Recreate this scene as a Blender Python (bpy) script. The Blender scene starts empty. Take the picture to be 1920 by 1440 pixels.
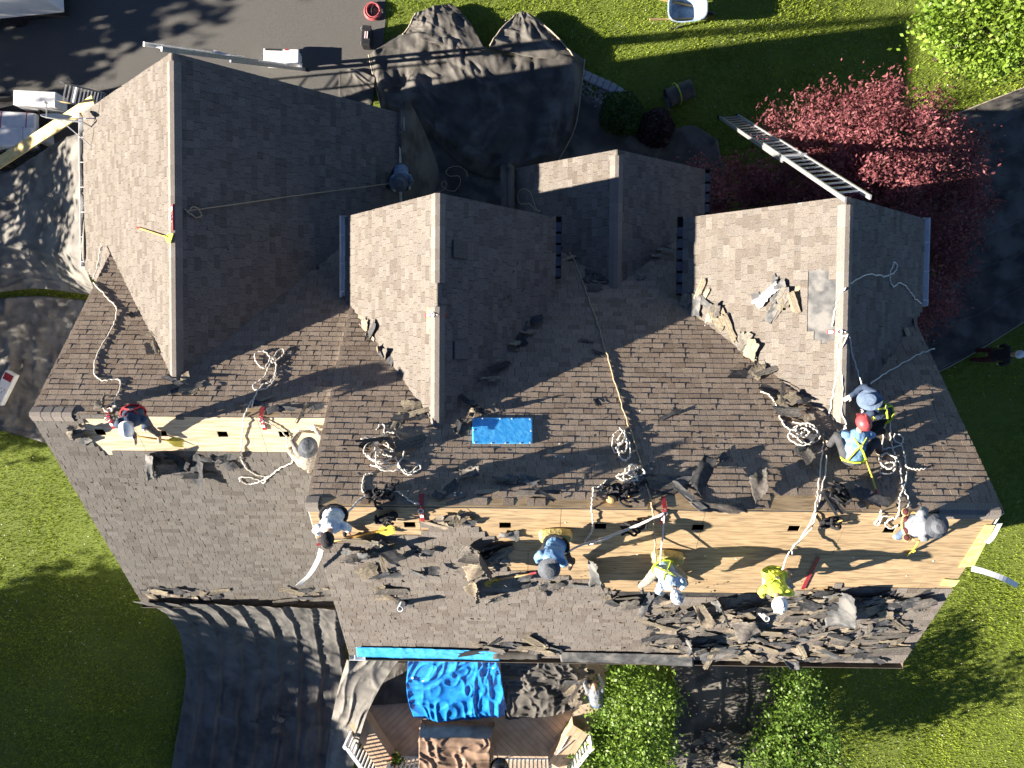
import bpy, bmesh, math, random
import numpy as np
from mathutils import Vector, Matrix
random.seed(7); rng = np.random.default_rng(7)
S = bpy.context.scene
COL = S.collection
R = math.radians

# ------------------------------------------------------------------ camera
F_PX, CAM_H = 1330.0, 20.0
PITCH, ROLL, YAW = 0.0334, -0.0176, 0.0083
_c, _s = math.cos(YAW), math.sin(YAW)
_x = Vector((_c, _s, 0)); _dn = Vector((_s, -_c, 0)); _fw = Vector((0, 0, -1))
_F = _fw*math.cos(PITCH) + _dn*math.sin(PITCH)
CX = _x*math.cos(ROLL) - _F*math.sin(ROLL)
CD = _dn*math.cos(PITCH) - _fw*math.sin(PITCH)
CF = _F*math.cos(ROLL) + _x*math.sin(ROLL)
cam = bpy.data.cameras.new('camera'); camo = bpy.data.objects.new('camera', cam); COL.objects.link(camo)
cam.sensor_width = 36; cam.lens = F_PX/1920*36; cam.clip_end = 500
m = Matrix.Identity(4)
for i in range(3):
    m[i][0] = CX[i]; m[i][1] = -CD[i]; m[i][2] = -CF[i]
m[2][3] = CAM_H
camo.matrix_world = m
S.camera = camo
# ------------------------------------------------------------------ sky, sun, exposure
SUN = Vector((-1, -.21, .375)).normalized()
w = bpy.data.worlds.new('World'); S.world = w; w.use_nodes = True
nt = w.node_tree; nt.nodes.clear()
sky = nt.nodes.new('ShaderNodeTexSky'); sky.sky_type = 'NISHITA'; sky.sun_disc = False; sky.dust_density = 0; sky.air_density = .35; sky.ozone_density = 2
sky.sun_elevation = math.asin(SUN.z); sky.sun_rotation = math.atan2(SUN.x, SUN.y)
bg = nt.nodes.new('ShaderNodeBackground'); bg.inputs[1].default_value = .05
wo = nt.nodes.new('ShaderNodeOutputWorld')
nt.links.new(sky.outputs[0], bg.inputs[0]); nt.links.new(bg.outputs[0], wo.inputs[0])
sl = bpy.data.lights.new('sun', 'SUN'); sl.energy = 5.0; sl.angle = R(.53); sl.color = (1, .895, .755)
so = bpy.data.objects.new('sun', sl); COL.objects.link(so)
so.rotation_euler = SUN.to_track_quat('Z', 'Y').to_euler(); so.location = SUN*40
S.view_settings.view_transform = 'Standard'; S.view_settings.look = 'None'
S.view_settings.exposure = 2.0; S.view_settings.gamma = 1

# ------------------------------------------------------------------ pixel -> place helpers
def ray(px, py):
    return (CX*((px-960)/F_PX) + CD*((py-720)/F_PX) + CF)
def P(px, py, z=0.0):
    d = ray(px, py); t = (z-CAM_H)/d.z
    return Vector((d.x*t, d.y*t, z))
def sstep(a, b, x):
    t = min(1, max(0, (x-a)/(b-a))); return t*t*(3-2*t)
def gz(x, y):
    return -.5*sstep(4.5, 11, x)
def PG(px, py, h=0.0):
    z = 0
    for _ in range(4):
        p = P(px, py, z+h); z = gz(p.x, p.y)
    return P(px, py, z+h)
class Slope:
    def __init__(s, key, ridge, eave, down):
        # ridge: point on the ridge line, eave: drop measured along horizontal 'down' direction
        s.key = key; s.down = Vector(down).normalized()
        run = (Vector(eave)-Vector(ridge)); s.run = run.dot(s.down); s.drop = ridge[2]-eave[2]
        s.L = math.hypot(s.run, s.drop); s.k = s.drop/s.run
        s.V = Vector((-s.down.x*s.run, -s.down.y*s.run, s.drop)).normalized()
        s.U = Vector((1, 0, 0)) if abs(s.down.y) > .5 else Vector((0, 1, 0))
        s.N = s.U.cross(s.V)
        if s.N.z < 0: s.N = -s.N
        s.E = Vector(eave); s.E -= s.U*s.E.dot(s.U)      # u is the world x (or y) coordinate
    def at(s, u, v, h=0.0): return s.E + s.U*u + s.V*v + s.N*h
    def uv(s, p): q = Vector(p)-s.E; return q.dot(s.U), q.dot(s.V)
    def hit(s, px, py, h=0.0):
        d = ray(px, py); o = Vector((0, 0, CAM_H)); t = (s.E+s.N*h-o).dot(s.N)/d.dot(s.N); return o+d*t
    def z(s, x, y):
        q = s.E - Vector((x, y, 0)); return q.dot(s.N)/s.N.z
YM, ZM, XL, XR = -2.48, 8.09, -3.70, 8.04
KF, KR = .8585, .7824
YW, ZW, XW, KW = -1.10, 6.643, -9.44, .7804
XA, ZA, KA, WA, YA = -6.89, 6.147, .873, 3.826, 5.92
XB, ZB, KB, WB, YB = -1.60, 7.04, .985, 2.233, 3.03
XC, ZC, KC, WC, YC = 5.82, 6.96, .80, 2.47, 3.01
XD, ZD, KD, WD, YD = 1.945, 4.607, .689, 2.262, 4.53
def mk(key, ridge, down, run, k):
    d = Vector(down); r = Vector(ridge); return Slope(key, r, r+d*run-Vector((0, 0, run*k)), down)
SL = {}
for a in (('MF', (0, YM, ZM), (0, 1, 0), 3.786, KF), ('MD', (0, YM, ZM), (0, 1, 0), 5.85, KF), ('MR', (0, YM, ZM), (0, -1, 0), 3.833, KR),
          ('WF', (0, YW, ZW), (0, 1, 0), 4.75, KW), ('WR', (0, YW, ZW), (0, -1, 0), 4.98, KW),
          ('AL', (XA, 0, ZA), (-1, 0, 0), WA, KA), ('AR', (XA, 0, ZA), (1, 0, 0), WA, KA),
          ('BL', (XB, 0, ZB), (-1, 0, 0), WB, KB), ('BR', (XB, 0, ZB), (1, 0, 0), WB, KB),
          ('CL', (XC, 0, ZC), (-1, 0, 0), WC+.04, KC), ('CR', (XC, 0, ZC), (1, 0, 0), WC, KC),
          ('DL', (XD, 0, ZD), (-1, 0, 0), WD, KD), ('DR', (XD, 0, ZD), (1, 0, 0), WD, KD)):
    SL[a[0]] = mk(*a)
def PS(key, px, py, h=0.0): return SL[key].hit(px, py, h)

# ------------------------------------------------------------------ mesh helpers
class MB:
    def __init__(s): s.v = []; s.f = []; s.t = []; s.sm = False
    def face(s, pts, tint=None):
        n = len(s.v); s.v += [tuple(p) for p in pts]; s.f.append(tuple(range(n, n+len(pts))))
        s.t.append(tint if tint is not None else 0.0)
    def add(s, verts, faces, tint=0.0):
        n = len(s.v); s.v += [tuple(p) for p in verts]; s.f += [tuple(i+n for i in f) for f in faces]; s.t += [tint]*len(faces)
    def hexa(s, c, tint=0.0):   # 8 corners: bottom 4, top 4
        s.add(c, [(3, 2, 1, 0), (4, 5, 6, 7), (0, 1, 5, 4), (1, 2, 6, 5), (2, 3, 7, 6), (3, 0, 4, 7)], tint)
    def obox(s, c, U, V, N, su, sv, sn, tint=0.0):
        c = Vector(c); U = Vector(U)*su/2; V = Vector(V)*sv/2; N = Vector(N)*sn/2
        s.hexa([c-U-V-N, c+U-V-N, c+U+V-N, c-U+V-N, c-U-V+N, c+U-V+N, c+U+V+N, c-U+V+N], tint)
    def box(s, c, size, rz=0.0, tint=0.0):
        a = Vector((math.cos(rz), math.sin(rz), 0)); b = Vector((-math.sin(rz), math.cos(rz), 0))
        s.obox(c, a, b, (0, 0, 1), *size, tint)
    def bar(s, a, b, w, h, up=(0, 0, 1), tint=0.0):
        a = Vector(a); b = Vector(b); d = (b-a); L = d.length; d.normalize(); u = Vector(up)
        if abs(d.dot(u)) > .98: u = Vector((0, 1, 0))
        sd = d.cross(u).normalized(); n = sd.cross(d).normalized(); s.obox((a+b)/2, d, sd, n, L, w, h, tint)
    def tube(s, pts, r, n=6, tint=0.0, cap=True):
        pts = [Vector(p) for p in pts]; rr = r if isinstance(r, (list, tuple)) else [r]*len(pts)
        base = len(s.v); prev = None; N = len(pts)
        for i, p in enumerate(pts):
            d = (pts[min(i+1, N-1)]-pts[max(i-1, 0)])
            if d.length < 1e-9: d = Vector((0, 0, 1))
            d.normalize()
            if prev is None:
                prev = d.orthogonal().normalized()
            prev = (prev - d*prev.dot(d))
            if prev.length < 1e-6: prev = d.orthogonal()
            prev.normalize(); q = d.cross(prev)
            for k in range(n):
                a = 2*math.pi*k/n; s.v.append(tuple(p+(prev*math.cos(a)+q*math.sin(a))*rr[i]))
        for i in range(N-1):
            for k in range(n):
                a = base+i*n+k; b = base+i*n+(k+1) % n
                s.f.append((a, b, b+n, a+n)); s.t.append(tint)
        if cap:
            s.f.append(tuple(base+k for k in range(n))[::-1]); s.t.append(tint)
            s.f.append(tuple(base+(N-1)*n+k for k in range(n))); s.t.append(tint)
    def ring(s, c, rx, ry, z0, z1, n=20): pass
    def lathe(s, c, prof, n=20, ax=None, sx=1.0, sy=1.0, tint=0.0):
        # prof: list of (r, h) ; ax: 3x3 basis columns X,Y,Z
        c = Vector(c); X, Y, Z = ax if ax else (Vector((1, 0, 0)), Vector((0, 1, 0)), Vector((0, 0, 1)))
        base = len(s.v)
        for r, h in prof:
            for k in range(n):
                a = 2*math.pi*k/n; s.v.append(tuple(c+X*(r*math.cos(a)*sx)+Y*(r*math.sin(a)*sy)+Z*h))
        for i in range(len(prof)-1):
            for k in range(n):
                a = base+i*n+k; b = base+i*n+(k+1) % n; s.f.append((a, b, b+n, a+n)); s.t.append(tint)
        s.f.append(tuple(base+k for k in range(n))[::-1]); s.t.append(tint)
        s.f.append(tuple(base+(len(prof)-1)*n+k for k in range(n))); s.t.append(tint)
    def build(s, name, mat, parent=None, origin=None, smooth=False, tint=False):
        o = Vector(origin) if origin is not None else (Vector(parent['_o']) if parent is not None and '_o' in parent else Vector((0, 0, 0)))
        me = bpy.data.meshes.new(name)
        a = np.array(s.v, dtype=float).reshape(-1, 3) - np.array(o)
        me.from_pydata(a.tolist(), [], s.f)
        if tint:
            at = me.attributes.new('tint', 'FLOAT', 'FACE'); at.data.foreach_set('value', np.array(s.t, dtype=np.float32))
        if smooth: me.polygons.foreach_set('use_smooth', [True]*len(me.polygons))
        if mat is not None: me.materials.append(mat)
        ob = bpy.data.objects.new(name, me); COL.objects.link(ob)
        if parent is not None: ob.parent = parent; ob['_o'] = tuple(o)
        else: ob.location = o; ob['_o'] = tuple(o)
        return ob
def np_mesh(name, V, Fq, mat, parent=None, origin=(0, 0, 0), smooth=False, tint=None):
    """V (n,3) array, Fq (m,k) array of equal faces"""
    V = np.asarray(V, dtype=np.float32) - np.array(origin, dtype=np.float32); Fq = np.asarray(Fq, dtype=np.int32)
    me = bpy.data.meshes.new(name); n, k = Fq.shape
    me.vertices.add(len(V)); me.vertices.foreach_set('co', V.ravel())
    me.loops.add(n*k); me.loops.foreach_set('vertex_index', Fq.ravel())
    me.polygons.add(n); me.polygons.foreach_set('loop_start', np.arange(0, n*k, k, dtype=np.int32))
    me.update(calc_edges=True)
    if smooth: me.polygons.foreach_set('use_smooth', np.ones(n, dtype=bool))
    if tint is not None:
        at = me.attributes.new('tint', 'FLOAT', 'FACE'); at.data.foreach_set('value', np.asarray(tint, dtype=np.float32))
    me.materials.append(mat); ob = bpy.data.objects.new(name, me); COL.objects.link(ob)
    if parent is not None: ob.parent = parent
    else: ob.location = origin
    ob['_o'] = tuple(float(q) for q in origin)
    return ob
def tag(o, label=None, cat=None, group=None, kind=None):
    for k, v in (('label', label), ('category', cat), ('group', group), ('kind', kind)):
        if v: o[k] = v
    return o
def thing(name, loc, label, cat, group=None):
    o = bpy.data.objects.new(name, None); COL.objects.link(o); o.location = loc; o['_o'] = tuple(loc); o.empty_display_size = .2
    return tag(o, label, cat, group)
def inpoly(x, y, poly):
    x = np.asarray(x); y = np.asarray(y); r = np.zeros(x.shape, bool); n = len(poly)
    for i in range(n):
        x1, y1 = poly[i]; x2, y2 = poly[(i+1) % n]
        if y1 == y2: continue
        c = ((y1 > y) != (y2 > y)) & (x < (x2-x1)*(y-y1)/(y2-y1)+x1); r ^= c
    return r
def catmull(pts, n=6):
    pts = [Vector(p) for p in pts]
    if len(pts) < 3: return pts
    q = [pts[0]*2-pts[1]]+pts+[pts[-1]*2-pts[-2]]; out = []
    for i in range(1, len(q)-2):
        for k in range(n):
            t = k/n; a, b, c, d = q[i-1], q[i], q[i+1], q[i+2]
            out.append(.5*((2*b)+(c-a)*t+(2*a-5*b+4*c-d)*t*t+(3*b-a-3*c+d)*t**3))
    out.append(pts[-1]); return out
# value noise in numpy for cloth and terrain
_perm = rng.permutation(512); _val = rng.random(512)
def vnoise(x, y, seed=0):
    xi = np.floor(x).astype(int); yi = np.floor(y).astype(int); fx = x-xi; fy = y-yi
    fx = fx*fx*(3-2*fx); fy = fy*fy*(3-2*fy)
    h = lambda a, b: _val[(_perm[(a+seed*37) % 512]+b*57+seed*11) % 512]
    return (h(xi, yi)*(1-fx)+h(xi+1, yi)*fx)*(1-fy)+(h(xi, yi+1)*(1-fx)+h(xi+1, yi+1)*fx)*fy

# ------------------------------------------------------------------ materials
def material(name, c1, c2=None, scale=6, detail=5, rough=.85, bump=0, bscale=40, metal=0, spec=.3, tint=None, lo=.35, hi=.65,
             stretch=None, rnd=0.0, sheen=0, trans=0, c3=None, s3=1.5, dist=0.0):
    """noise-mixed principled; tint: 'face' multiplies by the per-piece attribute, 'object' by object random"""
    mt = bpy.data.materials.new(name); mt.use_nodes = True; n = mt.node_tree.nodes; l = mt.node_tree.links
    b = n['Principled BSDF']; b.inputs['Roughness'].default_value = rough; b.inputs['Metallic'].default_value = metal
    b.inputs['Specular IOR Level'].default_value = spec
    tc = n.new('ShaderNodeTexCoord'); vec = tc.outputs['Object']
    if stretch:
        mp = n.new('ShaderNodeMapping'); mp.inputs['Scale'].default_value = stretch; l.new(vec, mp.inputs[0]); vec = mp.outputs[0]
    col = None
    if c2 is not None:
        ns = n.new('ShaderNodeTexNoise'); ns.inputs['Scale'].default_value = scale; ns.inputs['Detail'].default_value = detail; ns.inputs['Distortion'].default_value = dist; l.new(vec, ns.inputs['Vector'])
        rp = n.new('ShaderNodeValToRGB'); rp.color_ramp.elements[0].position = lo; rp.color_ramp.elements[1].position = hi
        rp.color_ramp.elements[0].color = (*c1, 1); rp.color_ramp.elements[1].color = (*c2, 1)
        l.new(ns.outputs['Fac'], rp.inputs[0]); col = rp.outputs[0]
        if c3 is not None:
            n3 = n.new('ShaderNodeTexNoise'); n3.inputs['Scale'].default_value = s3; n3.inputs['Detail'].default_value = 3; l.new(vec, n3.inputs['Vector'])
            r3 = n.new('ShaderNodeValToRGB'); r3.color_ramp.elements[0].position = .48; r3.color_ramp.elements[1].position = .62; l.new(n3.outputs['Fac'], r3.inputs[0])
            mx = n.new('ShaderNodeMix'); mx.data_type = 'RGBA'; l.new(r3.outputs[0], mx.inputs[0]); l.new(col, mx.inputs[6]); mx.inputs[7].default_value = (*c3, 1); col = mx.outputs[2]
    if tint:
        if tint == 'face':
            at = n.new('ShaderNodeAttribute'); at.attribute_name = 'tint'; fac = at.outputs['Fac']
        else:
            oi = n.new('ShaderNodeObjectInfo'); fac = oi.outputs['Random']
        rp = n.new('ShaderNodeValToRGB'); e = rp.color_ramp; e.elements[0].position = 0; e.elements[1].position = 1
        ramp = TINTS if rnd == 0 else [(0, (1-rnd,)*3), (1, (1+rnd*.6,)*3)]
        e.elements[0].color = (*ramp[0][1], 1); e.elements[1].color = (*ramp[-1][1], 1)
        for p_, c_ in ramp[1:-1]: q = e.elements.new(p_); q.color = (*c_, 1)
        l.new(fac, rp.inputs[0])
        mx = n.new('ShaderNodeMix'); mx.data_type = 'RGBA'; mx.blend_type = 'MULTIPLY'; mx.inputs[0].default_value = 1
        if col is not None: l.new(col, mx.inputs[6])
        else: mx.inputs[6].default_value = (*c1, 1)
        l.new(rp.outputs[0], mx.inputs[7]); col = mx.outputs[2]
    if col is not None: l.new(col, b.inputs['Base Color'])
    else: b.inputs['Base Color'].default_value = (*c1, 1)
    if bump:
        nb = n.new('ShaderNodeTexNoise'); nb.inputs['Scale'].default_value = bscale; nb.inputs['Detail'].default_value = 4; l.new(vec, nb.inputs['Vector'])
        bp = n.new('ShaderNodeBump'); bp.inputs['Strength'].default_value = bump; bp.inputs['Distance'].default_value = .02
        l.new(nb.outputs['Fac'], bp.inputs['Height']); l.new(bp.outputs[0], b.inputs['Normal'])
    if trans:
        out = [q for q in n if q.type == 'OUTPUT_MATERIAL'][0]; tr = n.new('ShaderNodeBsdfTranslucent'); ms = n.new('ShaderNodeMixShader'); ms.inputs[0].default_value = trans
        if col is not None: l.new(col, tr.inputs[0])
        else: tr.inputs[0].default_value = (*c1, 1)
        l.new(b.outputs[0], ms.inputs[1]); l.new(tr.outputs[0], ms.inputs[2]); l.new(ms.outputs[0], out.inputs[0])
    return mt
TINTS = [(0, (.72, .68, .65)), (.2, (.88, .84, .80)), (.35, (1.02, .99, .95)), (.5, (.92, .91, .90)), (.65, (1.06, 1.04, 1.0)), (.8, (.82, .80, .78)), (1, (1.13, 1.11, 1.09))]
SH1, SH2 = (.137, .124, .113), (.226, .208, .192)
M = {}
M['shingle'] = material('shingle granules', SH1, SH2, scale=55, detail=3, rough=.95, bump=.35, bscale=160, tint='face', spec=.15)
M['shingle_o'] = material('shingle granules single', SH1, SH2, scale=55, detail=3, rough=.95, bump=.35, bscale=160, tint='object', spec=.15)
M['shingle_b'] = material('lit brown shingle granules', (.205, .166, .135), (.33, .275, .226), scale=55, detail=3, rough=.95, bump=.35, bscale=160, tint='face', spec=.15)  # front slopes: browner, and lightened in colour to make up for grazing sun
M['shingle_bo'] = material('lit brown shingle granules single', (.205, .166, .135), (.33, .275, .226), scale=55, detail=3, rough=.95, bump=.35, bscale=160, tint='object', spec=.15)
M['shingle_r'] = material('lit rear shingle granules', (.150, .136, .124), (.248, .229, .212), scale=55, detail=3, rough=.95, bump=.35, bscale=160, tint='face', spec=.15)  # main rear slope: same shingle, extra brightness of light put into its colour
M['shingle_ro'] = material('lit rear shingle granules single', (.150, .136, .124), (.248, .229, .212), scale=55, detail=3, rough=.95, bump=.35, bscale=160, tint='object', spec=.15)
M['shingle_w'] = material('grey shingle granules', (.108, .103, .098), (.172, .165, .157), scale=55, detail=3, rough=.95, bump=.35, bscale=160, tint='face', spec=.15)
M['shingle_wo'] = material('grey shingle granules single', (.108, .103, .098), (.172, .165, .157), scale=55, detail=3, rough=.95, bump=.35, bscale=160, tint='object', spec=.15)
M['cap'] = material('ridge cap granules', (.18, .16, .145), (.26, .235, .215), scale=50, rough=.95, bump=.3, bscale=150, tint='object', rnd=.12, spec=.15)
M['scrap'] = material('torn shingle', (.13, .115, .09), (.27, .235, .18), scale=14, rough=.95, bump=.3, bscale=120, tint='object', rnd=.35, spec=.15)
M['scrapback'] = material('shingle underside', (.03, .032, .036), (.07, .07, .075), scale=10, rough=.8, tint='object', rnd=.4)
M['felt'] = material('roofing felt', (.055, .058, .062), (.11, .112, .115), scale=7, rough=.75, bump=.25, bscale=20, c3=(.16, .155, .15), s3=3)
M['siding'] = material('cream siding', (.58, .55, .48), (.66, .63, .57), scale=4, rough=.6)
M['white'] = material('white painted metal', (.72, .73, .75), (.82, .82, .82), scale=5, rough=.4, spec=.5)
M['alu'] = material('aluminium', (.55, .56, .58), (.72, .72, .73), scale=12, rough=.38, metal=.7)
M['dark'] = material('black plastic', (.015, .015, .017), (.03, .03, .033), scale=14, rough=.5)
M['wood'] = material('lumber', (.50, .33, .15), (.66, .46, .23), scale=3, rough=.75, stretch=(1, 8, 8), bump=.1)
M['blackcloth'] = material('black ground cloth', (.055, .052, .049), (.10, .094, .086), scale=2.2, detail=8, rough=.7, bump=.6, bscale=5, c3=(.14, .13, .116), s3=1.1, spec=.25)
M['greycloth'] = material('grey woven ground cloth', (.10, .095, .088), (.17, .16, .148), scale=2.5, detail=8, rough=.75, bump=.6, bscale=5, c3=(.21, .20, .18), s3=1.6, spec=.3)
M['charcloth'] = material('charcoal ground cloth', (.06, .059, .058), (.12, .115, .108), scale=2.2, detail=8, rough=.7, bump=.6, bscale=5, c3=(.13, .124, .115), s3=1.3, spec=.3)
M['bluetarp'] = material('blue poly tarp', (.012, .18, .58), (.025, .26, .74), scale=5, rough=.24, bump=1.0, bscale=5, spec=.7)
M['skyblue'] = material('bright blue sheet', (.04, .36, .84), (.09, .48, .95), scale=9, rough=.35, bump=.35, bscale=12, spec=.6)
M['rope'] = material('white braided rope', (.62, .58, .51), (.80, .77, .70), scale=60, rough=.9, bump=.4, bscale=150)
M['rope2'] = material('tan braided rope', (.34, .27, .17), (.48, .40, .28), scale=60, rough=.9, bump=.4, bscale=150)
M['red'] = material('red painted steel', (.22, .022, .03), (.34, .04, .045), scale=20, rough=.5)
M['yellow'] = material('yellow painted steel', (.55, .47, .06), (.66, .58, .12), scale=20, rough=.5)
M['orange'] = material('fibreglass handle', (.62, .33, .07), (.74, .46, .14), scale=20, rough=.5)
# ------------------------------------------------------------------ ground
M['lawn'] = material('lawn soil and thatch', (.09, .13, .018), (.165, .21, .036), scale=9, detail=8, rough=.95, bump=.6, bscale=60, c3=(.14, .185, .035), s3=.5)
M['blade'] = material('grass blade', (.24, .335, .025), (.41, .50, .055), scale=.8, detail=6, rough=.6, tint='face', rnd=.72, trans=.3, spec=.35)
M['asphalt'] = material('asphalt', (.085, .083, .08), (.14, .135, .128), scale=90, detail=4, rough=.92, bump=.5, bscale=220, c3=(.11, .107, .10), s3=.6)
nx, ny = 90, 80
gx = np.concatenate([[-120, -60, -35], np.linspace(-24, 24, nx), [35, 60, 120]]); gy = np.concatenate([[-120, -60, -35], np.linspace(-20, 20, ny), [35, 60, 120]])
X, Y = np.meshgrid(gx, gy); Z = np.vectorize(gz)(X, Y) + .03*(vnoise(X*.8, Y*.8, 3)-.5)*(np.abs(X) < 24)*(np.abs(Y) < 20)*((X > -1) | (Y < 1))
V = np.stack([X, Y, Z], -1).reshape(-1, 3); w_ = X.shape[1]; h_ = X.shape[0]
idx = np.arange(w_*h_).reshape(h_, w_); Fq = np.stack([idx[:-1, :-1], idx[:-1, 1:], idx[1:, 1:], idx[1:, :-1]], -1).reshape(-1, 4)
tag(np_mesh('lawn', V, Fq, M['lawn'], smooth=True), kind='structure')
drive = [(-900, -700), (722, -700), (721, -60), (723, 40), (716, 110), (700, 160), (690, 230), (620, 330), (200, 340), (-900, 330)]
mb = MB(); dp = [PG(*q) for q in drive]
mb.face([(p.x, p.y, .028) for p in dp]); mb.add([(p.x, p.y, .028) for p in dp]+[(p.x, p.y, -.1) for p in dp], [(i, (i+1) % len(dp), (i+1) % len(dp)+len(dp), i+len(dp)) for i in range(len(dp))])
tag(mb.build('driveway', M['asphalt']), kind='structure')
NOGRASS = [[(p.x, p.y) for p in dp]]          # polygons (world xy) where no blades grow; tarps are added below

# ------------------------------------------------------------------ house
house = thing('house', (0, 0, 0), 'large two storey house being reroofed, brown shingle roof with several gables', 'house')
def wall(pts_low, name='wall'):
    """open-top wall ring: list of (x, y, ztop) corners, thickness ignored towards the inside"""
    mb = MB(); n = len(pts_low)
    for i in range(n):
        a, b = pts_low[i], pts_low[(i+1) % n]
        mb.face([(a[0], a[1], -.6), (b[0], b[1], -.6), (b[0], b[1], b[2]), (a[0], a[1], a[2])])
    return mb.build(name, M['siding'], house)
g = .06
def zmain(y): return min(ZM-KF*(y-YM), ZM-KR*(YM-y))-g
x0, x1 = XL+.32, XR-.32; ys, yn = YM-3.5, 1.0
wall([(x0, ys, zmain(ys)), (x1, ys, zmain(ys)), (x1, YM, zmain(YM)), (x1, yn, zmain(yn)), (x0, yn, zmain(yn)), (x0, YM, zmain(YM))])
def zw(y): return ZW-KW*abs(y-YW)-g
x0 = XW+.3; ys, yn = YW-4.65, 2.2
wall([(x0, ys, zw(ys)), (XL+.3, ys, zw(ys)), (XL+.3, yn, zw(yn)), (x0, yn, zw(yn)), (x0, YW, zw(YW))])
for (xc, zc, k, wd, yn, ys) in ((XA, ZA, KA, WA, YA, 2.4), (XB, ZB, KB, WB, YB, .6), (XC, ZC, KC, WC, YC, .6), (XD, ZD, KD, WD, YD, 2.6)):
    xl_, xr_ = xc-wd+.3, xc+wd-.3; e = zc-k*(wd-.3)-g; yn -= .28
    wall([(xl_, ys, e), (xr_, ys, e), (xr_, yn, e), (xc, yn, zc-g), (xl_, yn, e)])

# exposed plywood zones (no shingles), traced on each slope
EXPO = {'MR': [[(560, 930), (586, 985), (597, 1012), (640, 1016), (690, 1005), (795, 1003), (797, 982), (846, 972), (885, 984), (897, 996), (916, 1003), (918, 1022), (940, 1036), (950, 1066), (986, 1072),
                (1060, 1082), (1098, 1088), (1130, 1097), (1137, 1116), (1200, 1128), (1290, 1122), (1400, 1120), (1424, 1112), (1440, 1120), (1500, 1113), (1545, 1106), (1560, 1098), (1650, 1102), (1762, 1104), (1786, 1110), (1812, 1080), (1905, 940)]],
        'MF': [[(1222, 960), (1224, 928), (1262, 921), (1300, 930), (1308, 960)], [(1440, 960), (1446, 926), (1478, 922), (1500, 934), (1530, 928), (1545, 960)], [(1625, 960), (1636, 934), (1668, 930), (1678, 960)], [(595, 960), (600, 938), (690, 941), (800, 941), (900, 942), (1222, 940), (1222, 960)]],
        'WR': [[(148, 784), (152, 800), (140, 806), (150, 826), (182, 834), (186, 848), (272, 850), (330, 846), (420, 849), (520, 850), (640, 852), (640, 770), (400, 780), (200, 782)]],
        'WF': [[(452, 790), (455, 772), (480, 766), (505, 763), (512, 790)], [(180, 790), (186, 776), (222, 774), (226, 790)]],
        'CL': [[(1524, 514), (1586, 508), (1589, 560), (1572, 612), (1556, 640), (1512, 626), (1506, 586), (1512, 545)], [(1462, 548), (1500, 540), (1506, 560), (1492, 572), (1466, 570)]],
        'BL': [[(796, 575), (820, 572), (824, 625), (800, 622)]]}
EXUV = {k: [[SL[k].uv(SL[k].hit(*q)) for q in poly] for poly in v] for k, v in EXPO.items()}
def valley(zr, kr, s):          # y where a gable plane meets the slope at height z
    pass
def y_at(slope, z):             # y on a north-facing plane at height z
    k = KF if slope == 'MF' else KW; return (YM if slope == 'MF' else YW)+((ZM if slope == 'MF' else ZW)-z)/k
# slope -> u range at the eave and at the ridge
RNG = {'MF': ((XL, XR), (XL, XR)), 'MD': ((.45, 3.45), (.45, 3.45)), 'MR': ((XL, XR), (XL, XR)), 'WF': ((XW, XL+.3), (XW, XL+.3)), 'WR': ((XW, XL+.3), (XW, XL+.3)),
       'AL': ((2.15, YA), (y_at('WF', ZA)-.05, YA)), 'AR': ((y_at('WF', ZA-KA*WA)-.05, YA), (y_at('WF', ZA)-.05, YA)),
       'BL': ((y_at('MF', ZB-KB*WB)-.03, YB), (y_at('MF', ZB)-.03, YB)), 'BR': ((y_at('MF', ZB-KB*WB)-.03, YB), (y_at('MF', ZB)-.03, YB)),
       'CL': ((y_at('MF', ZC-KC*WC)-.03, YC), (y_at('MF', ZC)-.03, YC)), 'CR': ((y_at('MF', ZC-KC*WC)-.03, YC), (y_at('MF', ZC)-.03, YC)),
       'DL': ((y_at('MF', ZD-KD*WD)-.03, YD), (y_at('MF', ZD)-.03, YD)), 'DR': ((y_at('MF', ZD-KD*WD)-.03, YD), (y_at('MF', ZD)-.03, YD))}
SKIPV = {'MD': (0, None)}
M['ply'] = material('weathered plywood', (.36, .255, .145), (.47, .35, .21), scale=1.3, detail=9, rough=.8, stretch=(1.6, 16, 16), c3=(.27, .195, .115), s3=1.6, tint='object', rnd=.10, dist=1.2)
M['plypale'] = material('pale plywood', (.50, .41, .29), (.62, .53, .39), scale=1.3, detail=9, rough=.8, stretch=(1.6, 16, 16), c3=(.44, .34, .22), s3=1.1, tint='object', rnd=.08, dist=1.2)
M['underdeck'] = material('dark underlayment', (.03, .03, .032), (.06, .058, .056), scale=6, rough=.9)
M['plyold'] = material('grey stained plywood', (.20, .17, .13), (.34, .28, .20), scale=4, rough=.85, stretch=(1, 8, 8))
def plate(mb, s, u0, u1, v0, v1, h0, h1, holes=()):
    us = sorted({u0, u1, *[q for h in holes for q in h[:2]]}); vs = sorted({v0, v1, *[q for h in holes for q in h[2:]]})
    us = [q for q in us if u0 <= q <= u1]; vs = [q for q in vs if v0 <= q <= v1]
    inh = lambda a, b: any(h[0] < a < h[1] and h[2] < b < h[3] for h in holes)
    for i in range(len(us)-1):
        for j in range(len(vs)-1):
            a, b, c, d = us[i], us[i+1], vs[j], vs[j+1]
            if inh((a+b)/2, (c+d)/2): continue
            mb.hexa([s.at(a, c, h0), s.at(b, c, h0), s.at(b, d, h0), s.at(a, d, h0), s.at(a, c, h1), s.at(b, c, h1), s.at(b, d, h1), s.at(a, d, h1)])
HOLES = {'MR': [(768, 985), (947, 986), (1126, 988), (1309, 990), (1489, 992), (1668, 995)], 'WR': [(187, 811), (303, 814), (417, 815), (532, 815)]}
HUV = {}
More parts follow.
